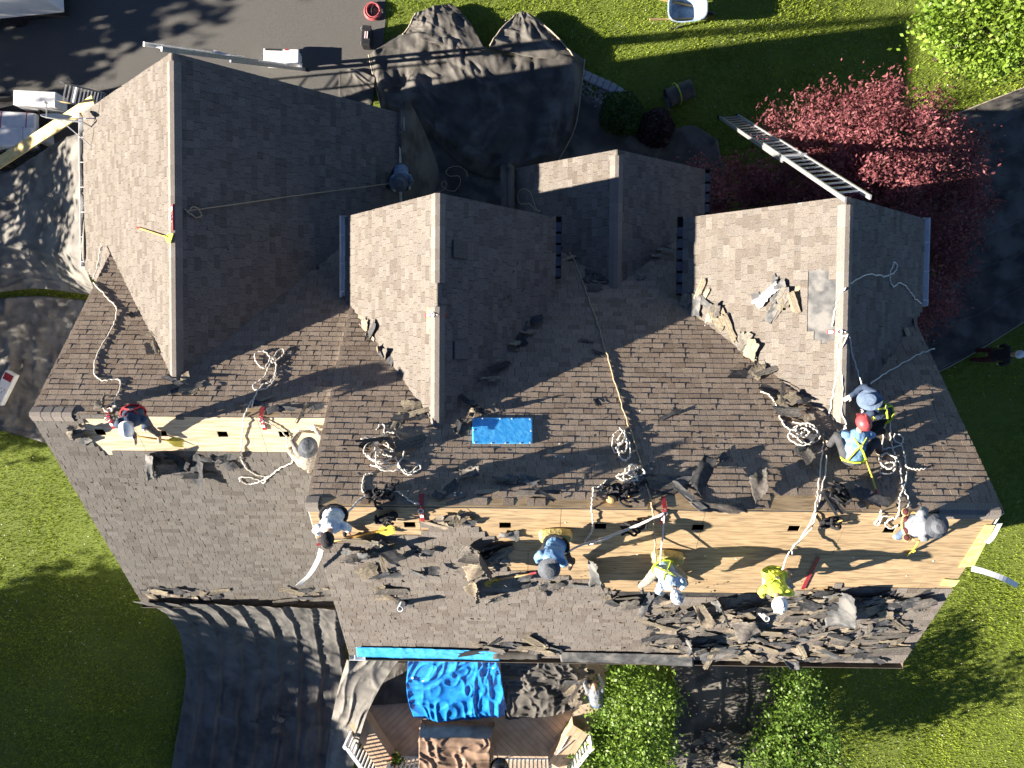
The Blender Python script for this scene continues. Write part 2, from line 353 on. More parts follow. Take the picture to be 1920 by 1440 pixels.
for k, lst in HOLES.items():
    s = SL[k]; HUV[k] = []
    for q in lst:
        u, v = s.uv(s.hit(*q)); HUV[k].append((u-.10, u+.10, v-.075, v+.075))
EXPW = .127
tabs_all = []      # (score, slope, row, u0, u1, v0, tint, thick)
ROOF = {}
WID = (.13, .16, .19, .22, .26)
for key, s in SL.items():
    (a0, b0), (a1, b1) = RNG[key]
    vtop = s.L - (s.L*(3.75/5.85) if key == 'MD' else 0)
    def ur(v, a0=a0, b0=b0, a1=a1, b1=b1, L=s.L): t = v/L; return a0+(a1-a0)*t, b0+(b1-b0)*t
    # deck
    mb = MB(); v_deck = s.L
    if key in ('MR', 'WR'): v_deck = s.L-(2.44 if key == 'MR' else 1.22)
    if key == 'MD': v_deck = vtop
    A0, B0 = ur(0); A1, B1 = ur(v_deck); e = .015
    mb.hexa([s.at(A0+e, .02, -.06), s.at(B0-e, .02, -.06), s.at(B1-e, v_deck, -.06), s.at(A1+e, v_deck, -.06), s.at(A0+e, .02, -.012), s.at(B0-e, .02, -.012), s.at(B1-e, v_deck, -.012), s.at(A1+e, v_deck, -.012)])
    ROOF[key] = roof = mb.build('roof_slope', M['felt'] if key == 'CL' else M['underdeck'], house)
    for poly in EXUV.get(key, ())[(1 if key == 'CL' else 0):]:
        if key in ('MR', 'WR'): break
        us = [q[0] for q in poly]; vs = [min(q[1], s.L) for q in poly]; mb = MB(); plate(mb, s, min(us)-.06, max(us)+.06, min(vs)-.08, max(vs), -.011, -.003); mb.build('plywood_sheet', M['ply'], roof)
    if key in ('MR', 'WR'):
        rows = ((s.L-1.22, s.L), (s.L-2.44, s.L-1.22)) if key == 'MR' else ((s.L-1.22, s.L),)
        for ri, (v0, v1) in enumerate(rows):
            st = a0+e+(-1.1 if ri else -.55); 
            while st < b0:
                u0, u1 = max(st, a0+e), min(st+2.44, b0-e); st += 2.44
                if u1-u0 < .1: continue
                mb = MB(); plate(mb, s, u0+.004, u1-.004, v0+.004, v1-.004, -.03, -.012, [h for h in HUV[key] if h[0] < u1 and h[1] > u0 and h[2] < v1 and h[3] > v0])
                mb.build('plywood_sheet', M['plypale' if key == 'WR' else 'ply'], roof)
    # shingle tabs
    nrow = int(vtop/EXPW)
    for r in range(nrow+1):
        v0 = r*EXPW; vm = v0+EXPW/2
        if v0 > vtop-.04: break
        lo, hi = ur(min(vm, s.L)); u = lo - random.random()*.25
        while u < hi:
            wd = random.choice(WID); ua, ub = max(u, lo), min(u+wd, hi); full = (ua == u and ub == u+wd); u += wd
            if ub-ua < .02: continue
            uc = (ua+ub)/2
            jx, jy = random.uniform(-.06, .06), random.uniform(-.05, .05)
            if any(inpoly(np.array([uc+jx*.5]), np.array([vm+jy]), p)[0] for p in EXUV.get(key, ())): continue
            tabs_all.append([key, r, ua, ub, v0, min(EXPW, vtop-v0), random.random(), random.choice((.013, .017, .022)), full and vtop-v0 > EXPW+.02, wd])
def tab_mesh(mb, s, ua, ub, v0, e, th, tint):
    w = .0035
    b0, b1, t0, t1 = s.at(ua+w, v0, 0), s.at(ub-w, v0, 0), s.at(ua+w, v0+e+.012, .001), s.at(ub-w, v0+e+.012, .001)
    B0, B1 = b0+s.N*th, b1+s.N*th
    mb.add([b0, b1, t1, t0, B0, B1], [(4, 5, 2, 3), (0, 1, 5, 4), (0, 4, 3), (1, 2, 5)], tint)
# the 300 shingles that show largest become parts of their own
camp = Vector((0, 0, CAM_H))
def score(t):
    s = SL[t[0]]; p = s.at((t[2]+t[3])/2, t[4]); d = camp-p; L2 = d.length_squared
    ok = t[8] and t[0] in ('MF', 'MR', 'WF', 'BL', 'BR', 'CL')
    if t[0] == 'MF' and (p.z < 6.3): ok = False
    if t[0] == 'MF' and abs(p.x-XB) < (p.y+1.4)*1.1 or abs(p.x-XC) < (p.y+1.3)*1.1 and t[0] == 'MF': ok = False
    return (t[9]*d.normalized().dot(s.N)/L2) if ok else 0
sc = sorted(range(len(tabs_all)), key=lambda i: -score(tabs_all[i]))[:300]; sc = set(sc)
unit = {}
fields = {}
for i, t in enumerate(tabs_all):
    key, r, ua, ub, v0, e, tint, th, full, wd = t; s = SL[key]
    if i in sc:
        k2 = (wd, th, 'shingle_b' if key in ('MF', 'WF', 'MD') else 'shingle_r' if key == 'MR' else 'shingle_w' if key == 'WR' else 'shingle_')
        if k2 not in unit:
            me = bpy.data.meshes.new('shingle'); w_ = .0035; E2 = EXPW+.012
            vs = [(w_, 0, 0), (wd-w_, 0, 0), (wd-w_, E2, .001), (w_, E2, .001), (w_, 0, th), (wd-w_, 0, th)]
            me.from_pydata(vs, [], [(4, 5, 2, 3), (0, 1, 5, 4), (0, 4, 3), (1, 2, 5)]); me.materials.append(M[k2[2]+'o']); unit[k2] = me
        o = bpy.data.objects.new('shingle', unit[k2]); COL.objects.link(o); o.parent = ROOF[key]
        mt = Matrix.Identity(4); p = s.at(ua, v0)
        for q in range(3): mt[q][0], mt[q][1], mt[q][2], mt[q][3] = s.U[q], s.V[q], s.N[q], p[q]
        o.matrix_local = mt
    else:
        tab_mesh(fields.setdefault(key, MB()), s, ua, ub, v0, e, th, tint)
for key, mb in fields.items():
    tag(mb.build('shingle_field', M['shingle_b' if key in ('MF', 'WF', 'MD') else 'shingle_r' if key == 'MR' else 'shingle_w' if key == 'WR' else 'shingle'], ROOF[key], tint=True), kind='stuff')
print('TABS', len(tabs_all))
# ridge caps
def caps(key1, key2, axis_pts, step=.2):
    a, b = Vector(axis_pts[0]), Vector(axis_pts[1]); d = (b-a); L = d.length; d.normalize(); n = int(L/step)
    s1, s2 = SL[key1], SL[key2]; wd = .15; me = None
    for i in range(n):
        p = a+d*(i*step)
        if me is None:
            V = []
            for q, h in ((0, .026), (step+.02, .031)):
                for sl_, vv in ((s1, wd), (s1, .02), (s2, .02), (s2, wd)):
                    off = d*q - sl_.V*vv + sl_.N*(h+.012 if vv < .1 else h)
                    V.append(off)
            mb = MB(); mb.add([*V, *[x_-Vector((0, 0, .02)) for x_ in V]], [(0, 1, 5, 4), (1, 2, 6, 5), (2, 3, 7, 6), (4, 5, 13, 12), (5, 6, 14, 13), (6, 7, 15, 14), (0, 4, 12, 8), (3, 11, 15, 7)])
            me = bpy.data.meshes.new('ridge_cap'); me.from_pydata([tuple(x_) for x_ in mb.v], [], mb.f); me.materials.append(M['cap'])
        o = bpy.data.objects.new('ridge_cap', me); COL.objects.link(o); o.parent = ROOF[key1]; o.location = p
caps('AL', 'AR', ((XA, y_at('WF', ZA), ZA), (XA, YA, ZA)))
caps('BL', 'BR', ((XB, y_at('MF', ZB), ZB), (XB, 1.0, ZB))); caps('BL', 'BR', ((XB, 1.4, ZB), (XB, YB, ZB)))
caps('CL', 'CR', ((XC, y_at('MF', ZC), ZC), (XC, YC, ZC)))
caps('DL', 'DR', ((XD, y_at('MF', ZD), ZD), (XD, YD, ZD)))
caps('MF', 'MR', ((6.95, YM, ZM), (XR, YM, ZM))); caps('MF', 'MR', ((XL, YM, ZM), (XL+.2, YM, ZM)))
caps('WF', 'WR', ((XW, YW, ZW), (XW+.9, YW, ZW)))
# white gutters with leaf guards along the eaves, fascia and rake boards
M['slate'] = material('shaded gutter guard', (.05, .06, .08), (.09, .10, .125), scale=6, rough=.4, spec=.5)  # white guards in shade: the shadow tone is painted into their slate colour
M['bronze'] = material('brown gutter', (.10, .085, .07), (.14, .12, .10), scale=6, rough=.5)
def gutter(key, u0, u1, wd=.13, mt='white', panels=False):
    s = SL[key]; mb = MB(); o = s.down; z0 = s.at(0, 0).z
    def q(u, out, z): return s.at(u, 0)+o*out+Vector((0, 0, z))
    prof = [(0, .0), (0, -.12), (wd*.75, -.12), (wd, -.01), (wd, .005), (wd-.012, .005), (wd*.7, -.105), (.012, -.105), (.012, 0)]
    n = len(prof); mb.add([q(u0, *c) for c in prof]+[q(u1, *c) for c in prof], [(i, (i+1) % n, (i+1) % n+n, i+n) for i in range(n)])
    for u in (u0, u1): mb.face([q(u, *c) for c in prof[:5]])
    o_ = mb.build('gutter', M[mt], house)
    k = u0+.12
    while k < u1-.08:
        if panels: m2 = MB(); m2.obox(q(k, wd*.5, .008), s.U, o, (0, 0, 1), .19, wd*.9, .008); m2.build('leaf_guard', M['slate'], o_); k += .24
        elif mt == 'bronze': break
        else: m2 = MB(); m2.bar(q(k, 0, -.005), q(k, wd, 0), .02, .006); m2.build('gutter_bracket', M[mt], o_); k += .6
    mb = MB(); mb.obox(s.at((u0+u1)/2, .0)-o*.012+Vector((0, 0, -.13)), s.U, o, (0, 0, 1), u1-u0, .022, .2); mb.build('fascia', M['white'], house)
gutter('BL', 1.32, YB+.02); gutter('BR', 1.75, YB+.02, mt='dark', panels=True); gutter('CL', 1.4, YC+.02, mt='dark', panels=True); gutter('CR', 1.2, YC+.02)  # dark troughs: shade between the guard panels painted as black gutter
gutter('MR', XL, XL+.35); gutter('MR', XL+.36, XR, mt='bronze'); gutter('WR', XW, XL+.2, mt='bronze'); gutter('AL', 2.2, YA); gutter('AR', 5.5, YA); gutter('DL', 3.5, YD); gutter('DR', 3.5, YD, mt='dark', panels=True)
def rake(key, u, v0=0, v1=None):
    s = SL[key]; v1 = v1 or s.L; mb = MB(); sg = 1 if u > 0 else -1
    mid = (RNG[key][0][0]+RNG[key][0][1])/2; sg = 1 if u > mid else -1
    mb.obox(s.at(u-sg*.012, (v0+v1)/2, -.10), s.U, s.V, s.N, .02, v1-v0, .15); mb.build('rake_board', M['white'], house)
for k, u in (('MF', XL), ('MF', XR), ('MR', XL), ('MR', XR), ('WF', XW), ('WR', XW), ('AL', YA), ('AR', YA), ('BL', YB), ('BR', YB), ('CL', YC), ('CR', YC), ('DL', YD), ('DR', YD)): rake(k, u)

for px, py in ((863, 468), (865, 657)):
    s = SL['BR']; c = s.hit(px, py, .03); mb = MB(); mb.obox(c, s.U, s.V, s.N, .34, .36, .05); o = mb.build('roof_vent', M['shingle_wo'], house); md = o.modifiers.new('b', 'BEVEL'); md.width = .012
# ------------------------------------------------------------------ ground cloths and tarps
def resample(pts, n):
    c = catmull(pts, 8) if len(pts) > 2 else [Vector(p) for p in pts]
    d = [0]
    for a, b in zip(c, c[1:]): d.append(d[-1]+(b-a).length)
    out = []; j = 0
    for i in range(n):
        t = d[-1]*i/(n-1)
        while j < len(c)-2 and d[j+1] < t: j += 1
        k = (t-d[j])/max(1e-9, d[j+1]-d[j]); out.append(c[j].lerp(c[j+1], min(1, max(0, k))))
    return np.array([tuple(p) for p in out])
def cloth(name, mat, top, bottom, left, right, label, cat, nu=70, nv=70, amp=.06, freq=1.2, seams=0, sdir='v', seed=1, sag=None, group=None, edge=.0, grass=True, fine=.012, thick=.006, world=False, an=1.0, hem='', ang=0.0, sh=.04):
    f = (lambda q: Vector(q)) if world else (lambda q: P(*q) if len(q) == 3 else PG(*q, .03))
    T, B_, L_, R_ = (resample([f(q) for q in e], n) for e, n in ((top, nu), (bottom, nu), (left, nv), (right, nv)))
    s = np.linspace(0, 1, nu)[None, :, None]; t = np.linspace(0, 1, nv)[:, None, None]
    G = (1-t)*T[None]+t*B_[None]+(1-s)*L_[:, None]+s*R_[:, None]-((1-s)*(1-t)*T[0]+s*(1-t)*T[-1]+(1-s)*t*B_[0]+s*t*B_[-1])
    W = np.linalg.norm(T[-1]-T[0])*.5+np.linalg.norm(B_[-1]-B_[0])*.5; Hh = np.linalg.norm(L_[-1]-L_[0])*.5+np.linalg.norm(R_[-1]-R_[0])*.5
    a = s[..., 0]*W*np.ones_like(t[..., 0]); b = t[..., 0]*Hh*np.ones_like(s[..., 0])
    wx = a+.7*vnoise(a*.7+3, b*.7, seed+5); wy = b+.7*vnoise(a*.7, b*.7+9, seed+6)
    n1 = 1-np.abs(2*vnoise(wx*freq, wy*freq*an, seed)-1); n2 = 1-np.abs(2*vnoise(wx*freq*2.3+7, wy*freq*2.3*an, seed+1)-1); n3 = vnoise(wx*freq*.8, wy*freq*.8*an, seed+3)
    n4 = 1-np.abs(2*vnoise(wx*freq*1.1+31, wy*freq*1.1*an+17, seed+8)-1)
    d = amp*(n1**4*.5+n2**5*.35+n3*.6+n4**9*.35) + fine*((1-np.abs(2*vnoise(wx*5, wy*5*an, seed+2)-1))**4+.8*(1-np.abs(2*vnoise(wx*2.6+5, wy*2.6*an, seed+4)-1))**8)
    if ang: d = d+ang*(.75*np.abs(2*vnoise(wx*.62+2, wy*.62, seed+21)-1)+.55*np.abs(2*vnoise(wx*1.15, wy*1.15+6, seed+22)-1)+.3*np.abs(2*vnoise(wx*2.2, wy*2.2, seed+23)-1)+.12*np.abs(2*vnoise(wx*4.5, wy*4.5, seed+24)-1))
    if seams:
        q = (a/W if sdir == 'v' else b/Hh)*seams+.35*vnoise(a*.9, b*.9, seed+14); fr = np.abs(q-np.round(q)); d = d+.05*np.exp(-(fr*(W if sdir == 'v' else Hh)/seams/.035)**2) + sh*(q-np.floor(q))
    if edge:
        ed = np.minimum(np.minimum(s[..., 0]*np.ones_like(t[..., 0]), 1-s[..., 0])*W, np.minimum(t[..., 0], 1-t[..., 0])*Hh*np.ones_like(s[..., 0])); d *= np.clip(ed/edge, .1, 1)
    G[..., 2] += d
    if sag is not None: G[..., 2] -= sag*4*t[..., 0]*(1-t[..., 0])
    for i in range(nv):       # never below the ground
        for j in range(0, nu):
            g0 = gz(G[i, j, 0], G[i, j, 1])+.02
            if G[i, j, 2] < g0: G[i, j, 2] = g0
    idx = np.arange(nu*nv).reshape(nv, nu); Fq = np.stack([idx[:-1, :-1], idx[1:, :-1], idx[1:, 1:], idx[:-1, 1:]], -1).reshape(-1, 4)
    o = np_mesh(name, G.reshape(-1, 3), Fq, mat, origin=tuple(G.reshape(-1, 3).min(0)), smooth=True)
    md = o.modifiers.new('thickness', 'SOLIDIFY'); md.thickness = thick; md.offset = 0
    for e in hem:
        row = {'t': G[0], 'b': G[-1], 'l': G[:, 0], 'r': G[:, -1]}[e]; mb = MB(); mb.tube([Vector(q)+Vector((0, 0, .012)) for q in row[::2]], .022, 5); mb.build('hem', M['hem'], o, origin=o['_o'], smooth=True)
    if grass:
        NOGRASS.append([tuple(p[:2]) for p in np.concatenate([T, R_[1:], B_[::-1][1:], L_[::-1][1:]])[::4]])
    return tag(o, label, cat, group)
M['hem'] = material('tan cloth hem', (.30, .26, .20), (.42, .37, .29), scale=12, rough=.9)
GC, BC = M['greycloth'], M['blackcloth']
cloth('ground_cloth', GC, [(-60, 345, .1), (30, 318, .5), (105, 272, 1.5), (163, 246, 2.72)], [(-60, 556, .08), (60, 542, .12), (120, 546, .5), (190, 556, 1.2)], [(-60, 345, .1), (-60, 556, .08)],
      [(163, 246, 2.72), (164, 400, 2.7), (166, 500, 2.65), (190, 556, 1.2)], 'pale grey ground cloth hanging from the garage eave, dappled with leaf shade', 'ground cloth', amp=.10, freq=.9, fine=.03, seams=3, sdir='u', seed=3)
cloth('ground_cloth', GC, [(-60, 566, .06), (60, 556, .1), (130, 560, .2), (210, 570, .6)], [(-60, 788, .05), (40, 815, .06), (100, 832, .06), (190, 850, .1)], [(-60, 566, .06), (-60, 788, .05)], [(210, 570, .6), (200, 700, .3), (190, 850, .1)],
      'grey ground cloth spread beside the left end of the lower roof', 'ground cloth', amp=.12, freq=.9, fine=.03, seams=2, sdir='u', seed=8)
cloth('ground_cloth', M['charcloth'], [(256, 1124, 2.90), (350, 1128, 2.90), (450, 1131, 2.90), (640, 1138, 2.90)], [(318, 1480, .05), (460, 1480, .05), (632, 1480, .05)], [(256, 1124, 2.90), (318, 1150, 2.1), (348, 1210, .9), (350, 1290, .3), (318, 1480, .05)],
      [(640, 1138, 2.90), (648, 1200, 1.6), (650, 1300, .3), (632, 1480, .05)], 'wide charcoal ground cloth with long seams hanging off the lower rear eave', 'ground cloth', nu=120, nv=90, amp=.05, freq=.8, seams=8, seed=4, fine=.03, ang=.10, sh=.09)
cloth('ground_cloth', GC, [(655, 1229, 2.6), (700, 1231, 2.6), (752, 1230, 2.6)], [(606, 1480, .05), (630, 1480, .1), (655, 1480, .3)], [(655, 1229, 2.6), (634, 1300, 1.3), (622, 1370, .5), (606, 1480, .05)], [(752, 1230, 2.6), (712, 1290, 1.8), (682, 1360, 1.3), (655, 1480, .3)],
      'twisted grey cloth slung from the main eave past the deck bench', 'ground cloth', amp=.24, freq=1.0, seed=12, fine=.015, an=.4)
cloth('ground_cloth', BC, [(1255, 1240, .5), (1350, 1243, .5), (1466, 1246, .5)], [(1240, 1480, .05), (1340, 1480, .05), (1428, 1480, .05)], [(1255, 1240, .5), (1268, 1300, .3), (1258, 1390, .15), (1240, 1480, .05)], [(1466, 1246, .5), (1458, 1310, .3), (1446, 1390, .15), (1428, 1480, .05)],
      'dark ground cloth hanging between the two rear trees, scraps at its foot', 'ground cloth', amp=.07, freq=.9, seams=4, seed=15, hem='r')
cloth('ground_cloth', BC, [(1690, 270), (1790, 216), (1985, 140)], [(1700, 700), (1772, 690), (1985, 562)], [(1690, 270), (1670, 460), (1700, 700)], [(1985, 140), (1985, 562)],
      'black ground cloth in long diagonal strips beside the red maple', 'ground cloth', nu=70, nv=120, amp=.05, freq=.8, seams=7, sdir='u', seed=21, hem='tb', sh=.12)
cloth('ground_cloth', BC, [(690, 215), (800, 205), (1000, 170), (1085, 178), (1130, 200), (1200, 262), (1290, 236), (1345, 262)], [(690, 450), (1000, 460), (1345, 460)], [(690, 215), (690, 450)], [(1345, 262), (1360, 360), (1345, 460)],
      'black ground cloth laid flat in front of the porch', 'ground cloth', nu=110, nv=70, amp=.04, freq=.9, seed=24)
cloth('ground_cloth', BC, [(692, 104, .06), (738, 72, .1), (790, 56, .15), (860, 66, .3), (908, 88, .3), (950, 92, .25), (1050, 88, .2), (1096, 112, .06)], [(716, 205, .06), (800, 250, .1), (880, 320, .1), (960, 335, .08), (1045, 305, .06)], [(692, 104, .06), (702, 150, .1), (716, 205, .06)],
      [(1096, 112, .06), (1090, 160, .12), (1078, 240, .1), (1045, 305, .06)], 'big crumpled black cloth heaped over the front planting', 'ground cloth', nu=130, nv=110, amp=.10, freq=.75, seed=30, fine=.02, edge=.2, hem='lr', ang=.42)
cloth('ground_cloth', BC, [(782, 30, .05), (815, 18, .1), (848, 12, .1)], [(756, 70, .1), (830, 92, .35), (912, 98, .4)], [(782, 30, .05), (770, 52, .1), (756, 70, .1)], [(848, 12, .1), (880, 44, .25), (912, 98, .4)],
      'folded corner of black cloth lying on the sunlit front lawn', 'ground cloth', nu=50, nv=40, amp=.12, freq=1.3, seed=33, fine=.02, hem='l', ang=.15)
cloth('ground_cloth', BC, [(966, 34, .05), (978, 26, .2), (990, 30, .2)], [(918, 92, .35), (1000, 112, .4), (1078, 116, .2)], [(966, 34, .05), (940, 62, .2), (918, 92, .35)], [(990, 30, .1), (1040, 72, .2), (1078, 116, .2)],
      'pointed flap of black cloth reaching onto the front lawn', 'ground cloth', nu=50, nv=40, amp=.12, freq=1.3, seed=36, fine=.02, hem='lr', ang=.15)
cloth('ground_cloth', BC, [(750, 196, 2.84), (764, 190, 2.84), (776, 204, 2.5)], [(755, 384, 2.84), (780, 388, 2.0), (804, 380, 1.0)], [(750, 196, 2.84), (753, 290, 2.84), (755, 384, 2.84)], [(776, 204, 2.5), (802, 262, 1.5), (824, 330, .9), (804, 380, 1.0)],
      'dark cloth curtain hanging off the garage eave beside a worker', 'ground cloth', nu=40, nv=60, amp=.08, freq=1.2, seed=40)
cloth('ground_cloth', BC, [(636, 134, .06), (670, 132, .08), (704, 146, .2)], [(636, 190, .06), (670, 192, .08), (700, 196, .12)], [(636, 134, .06), (636, 190, .06)], [(704, 146, .2), (700, 196, .12)],
      'small black cloth lying on the driveway by the garage', 'ground cloth', nu=40, nv=40, amp=.10, freq=1.6, seed=43)
cloth('ground_cloth', BC, [(938, 1234, 1.9), (1010, 1236, 1.9), (1068, 1238, 1.8)], [(948, 1346, .95), (1020, 1340, 1.0), (1085, 1324, .98)], [(938, 1234, 1.9), (942, 1290, 1.35), (948, 1346, .95)], [(1068, 1238, 1.8), (1090, 1280, 1.3), (1085, 1324, .98)],
      'crumpled black plastic sheet slung from the eave beside the blue tarp', 'plastic sheet', nu=80, nv=80, amp=.14, freq=1.5, seed=46, fine=.06)
cloth('ground_cloth', BC, [(700, 1242, .9), (770, 1240, .9)], [(690, 1322, .9), (772, 1316, .9)], [(700, 1242, .9), (690, 1322, .9)], [(770, 1240, .9), (772, 1316, .9)], 'black cloth on the deck floor left of the blue tarp', 'ground cloth', nu=50, nv=50, amp=.07, freq=1.3, seed=49)
cloth('blue_tarp', M['bluetarp'], [(768, 1228, 2.7), (850, 1230, 2.7), (934, 1229, 2.7)], [(776, 1342, .92), (850, 1348, .92), (952, 1336, .92)], [(768, 1228, 2.7), (764, 1290, 1.6), (776, 1342, .92)], [(934, 1229, 2.7), (944, 1290, 1.6), (952, 1336, .92)],
      'bright blue tarp slung from the eave down to the deck', 'tarp', nu=110, nv=100, amp=.20, freq=1.2, seed=52, fine=.06, an=.35)
s = SL['MR']
def mr(px, py, h): return tuple(s.hit(px, py, h))
cloth('blue_tarp', M['skyblue'], [mr(668, 1213, .04), mr(800, 1216, .05), mr(936, 1221, .05)], [tuple(P(670, 1231, 5.06)), tuple(P(800, 1234, 5.06)), tuple(P(938, 1238, 5.06))], [mr(668, 1213, .04), tuple(P(670, 1231, 5.06))], [mr(936, 1221, .05), tuple(P(938, 1238, 5.06))],
      'narrow blue tarp strip wrapped over the main rear gutter', 'tarp', nu=90, nv=10, amp=.02, freq=3, seed=55, world=True, grass=False)
cloth('felt_strip', M['felt'], [mr(1048, 1222, .04), mr(1140, 1224, .05), mr(1300, 1228, .05)], [tuple(P(1052, 1241, 5.06)), tuple(P(1150, 1243, 5.06)), tuple(P(1300, 1249, 5.06))], [mr(1048, 1222, .04), tuple(P(1052, 1241, 5.06))], [mr(1300, 1228, .05), tuple(P(1300, 1249, 5.06))],
      'dark felt strip laid over the rear gutter above the leafy tree', 'felt strip', nu=70, nv=10, amp=.02, freq=2, seed=58, world=True, grass=False)
# rolled cloth on the gutter and at the porch eave
def roll(name, a, b, r, mat, label, cat, turns=1.6, n=26):
    a, b = Vector(a), Vector(b); d = (b-a).normalized(); u = d.orthogonal().normalized(); v = d.cross(u); mb = MB()
    pts = [(r*(.45+.55*i/n), 2*math.pi*turns*i/n) for i in range(n+1)]; m_ = 10; base = len(mb.v); V = []
    for j in range(m_+1):
        c = a.lerp(b, j/m_)
        for k, (rr, th) in enumerate(pts):
            w_ = 1+.08*math.sin(j*2.1+k*.7); V.append(c+(u*math.cos(th)+v*math.sin(th))*rr*w_+d*.02*math.sin(k*.9))
    F_ = [(j*(n+1)+k, j*(n+1)+k+1, (j+1)*(n+1)+k+1, (j+1)*(n+1)+k) for j in range(m_) for k in range(n)]
    mb.add(V, F_); o = mb.build(name, mat, origin=tuple(a), smooth=True); md = o.modifiers.new('thickness', 'SOLIDIFY'); md.thickness = .015
    return tag(o, label, cat)
roll('cloth_roll', tuple(P(926, 1226, 5.2)), tuple(P(1014, 1226, 5.2)), .12, BC, 'rolled black cloth lying along the rear gutter', 'cloth roll')
roll('cloth_roll', tuple(P(950, 312, 3.2)), tuple(P(952, 402, 3.2)), .2, BC, 'black cloth curled over the left porch eave', 'cloth roll')

# ------------------------------------------------------------------ vegetation
def leafmat(name, c1, c2, rnd=.55, trans=.3, rough=.5): return material(name, c1, c2, scale=1.4, detail=4, rough=rough, tint='face', rnd=rnd, trans=trans, spec=.4)
M['maple'] = leafmat('red maple leaf', (.15, .04, .046), (.32, .11, .12), rough=.65)
M['lime'] = leafmat('bright green leaf', (.14, .24, .02), (.26, .38, .05))
M['green'] = leafmat('garden green leaf', (.07, .14, .014), (.15, .25, .035))
M['leafy'] = leafmat('fresh green leaf', (.09, .18, .016), (.20, .32, .04))
M['deep'] = leafmat('deep green leaf', (.03, .075, .012), (.07, .13, .025))
M['purple'] = leafmat('barberry leaf', (.022, .010, .012), (.06, .028, .03), trans=.15)
M['bark'] = material('bark', (.06, .045, .035), (.12, .09, .07), scale=14, rough=.95, bump=.6, bscale=30)
def leaves(C, size, up=.6, narrow=.42, seed=0):
    r = np.random.default_rng(seed); n = len(C); N = r.normal(size=(n, 3)); N[:, 2] = np.abs(N[:, 2])+up; N /= np.linalg.norm(N, axis=1)[:, None]
    A = np.cross(N, r.normal(size=(n, 3))); A /= np.linalg.norm(A, axis=1)[:, None]; B = np.cross(N, A)
    L = size*r.uniform(.6, 1.25, n)[:, None]; w_ = L*narrow
    V = np.stack([C-A*L*.5, C+B*w_-N*L*.08, C+A*L*.5-N*L*.12, C-B*w_-N*L*.08], 1).reshape(-1, 3)
    return V, np.arange(4*n).reshape(n, 4), r.random(n)
def tree(name, base, blobs, nclump, per, lsize, mat, label, cat='tree', group=None, cl=.32, trunk_r=.09, up=.6, narrow=.42, seed=1, shell=.55, hidden_top=1.0):
    r = np.random.default_rng(seed); base = Vector(base); root = thing(name, base, label, cat, group)
    vol = np.array([b[3]*b[4]*b[5] for b in blobs]); vol = vol/vol.sum(); cc = []
    for b, f_ in zip(blobs, vol):
        k = max(3, int(nclump*f_)); d = r.normal(size=(k, 3)); d /= np.linalg.norm(d, axis=1)[:, None]
        rad = r.uniform(shell, 1.05, k)[:, None]**.8; cc.append(np.array(b[:3])+d*rad*np.array(b[3:6]))
    cc = np.concatenate(cc); sz = r.uniform(.5, 1.25, len(cc))
    pts = np.repeat(cc, per, 0)+r.normal(size=(len(cc)*per, 3))*(np.repeat(sz, per)[:, None]*cl)*np.array([1, 1, .55])
    V, Fq, tn = leaves(pts, lsize, up, narrow, seed+9); tn = np.clip(.6*tn+.4*np.repeat(r.random(len(cc)), per), 0, 1)
    o = np_mesh('crown', V, Fq, mat, parent=root, origin=tuple(base), tint=tn)
    mb = MB(); top = Vector(np.mean([b[:3] for b in blobs], 0)); fork = base.lerp(top, .55)
    mb.tube([base-Vector((0, 0, .1)), base.lerp(fork, .5)+Vector((.03, .02, 0)), fork], [trunk_r*1.25, trunk_r, trunk_r*.85], 8)
    for i in r.choice(len(cc), min(len(cc), 26), replace=False):
        e = Vector(cc[i]); mid = fork.lerp(e, .5)+Vector((0, 0, -.08*(e-fork).length)); mb.tube(catmull([fork, mid, e], 3), [trunk_r*.5*(1-.85*q/6)+.004 for q in range(7)], 5)
    mb.build('trunk', M['bark'], root, smooth=True)
    return root
def gp(x, y): return (x, y, gz(x, y))
tree('red_maple', gp(7.8, 4.3), [(7.3, 5.2, 2.8, 1.1, 1.2, .8), (8.4, 5.2, 3.2, 1.2, 1.3, 1.0), (6.3, 6.0, 1.5, .6, .5, .4), (9.9, 4.2, 2.1, 1.5, 1.8, 1.0), (9.8, 2.2, 1.9, 1.2, 1.4, .9), (4.9, 4.1, 1.9, 1.4, .9, .7), (7.2, 4.4, 2.4, 1.6, .8, .7)], 520, 120, .10, M['maple'],
     'spreading red leaved maple behind the right front gable', seed=2, cl=.22, narrow=.22, trunk_r=.12)
p = P(1880, 30, 3.2)
tree('shade_tree', gp(p.x+.6, p.y+.6), [(p.x, p.y, 3.2, 1.9, 1.3, 1.2), (p.x+1.2, p.y+.8, 3.8, 1.9, 1.6, 1.4)], 330, 90, .115, M['lime'], 'bright lime green tree in the upper right corner', seed=3, cl=.26, narrow=.3)
p = P(1186, 1345, 1.5)
tree('garden_tree', gp(p.x, p.y), [(p.x-.1, p.y-.6, 1.5, 1.05, 1.2, .95), (p.x+.2, p.y+.75, 1.7, .85, .75, .9), (p.x-.45, p.y-1.5, 1.2, .9, .8, .8)], 120, 105, .10, M['leafy'], 'leafy green tree beside the deck under the eave', seed=4, cl=.27, narrow=.3)
p = P(1494, 1352, 1.2)
tree('garden_tree', gp(p.x, p.y), [(p.x+.15, p.y-.65, 1.25, 1.0, 1.05, .85), (p.x-.05, p.y+.65, 1.0, .6, .75, .7), (p.x-.4, p.y-1.2, 1.0, .85, .6, .7)], 95, 105, .10, M['green'], 'leafy green tree at the foot of the right rear eave', seed=5, cl=.26, narrow=.3)
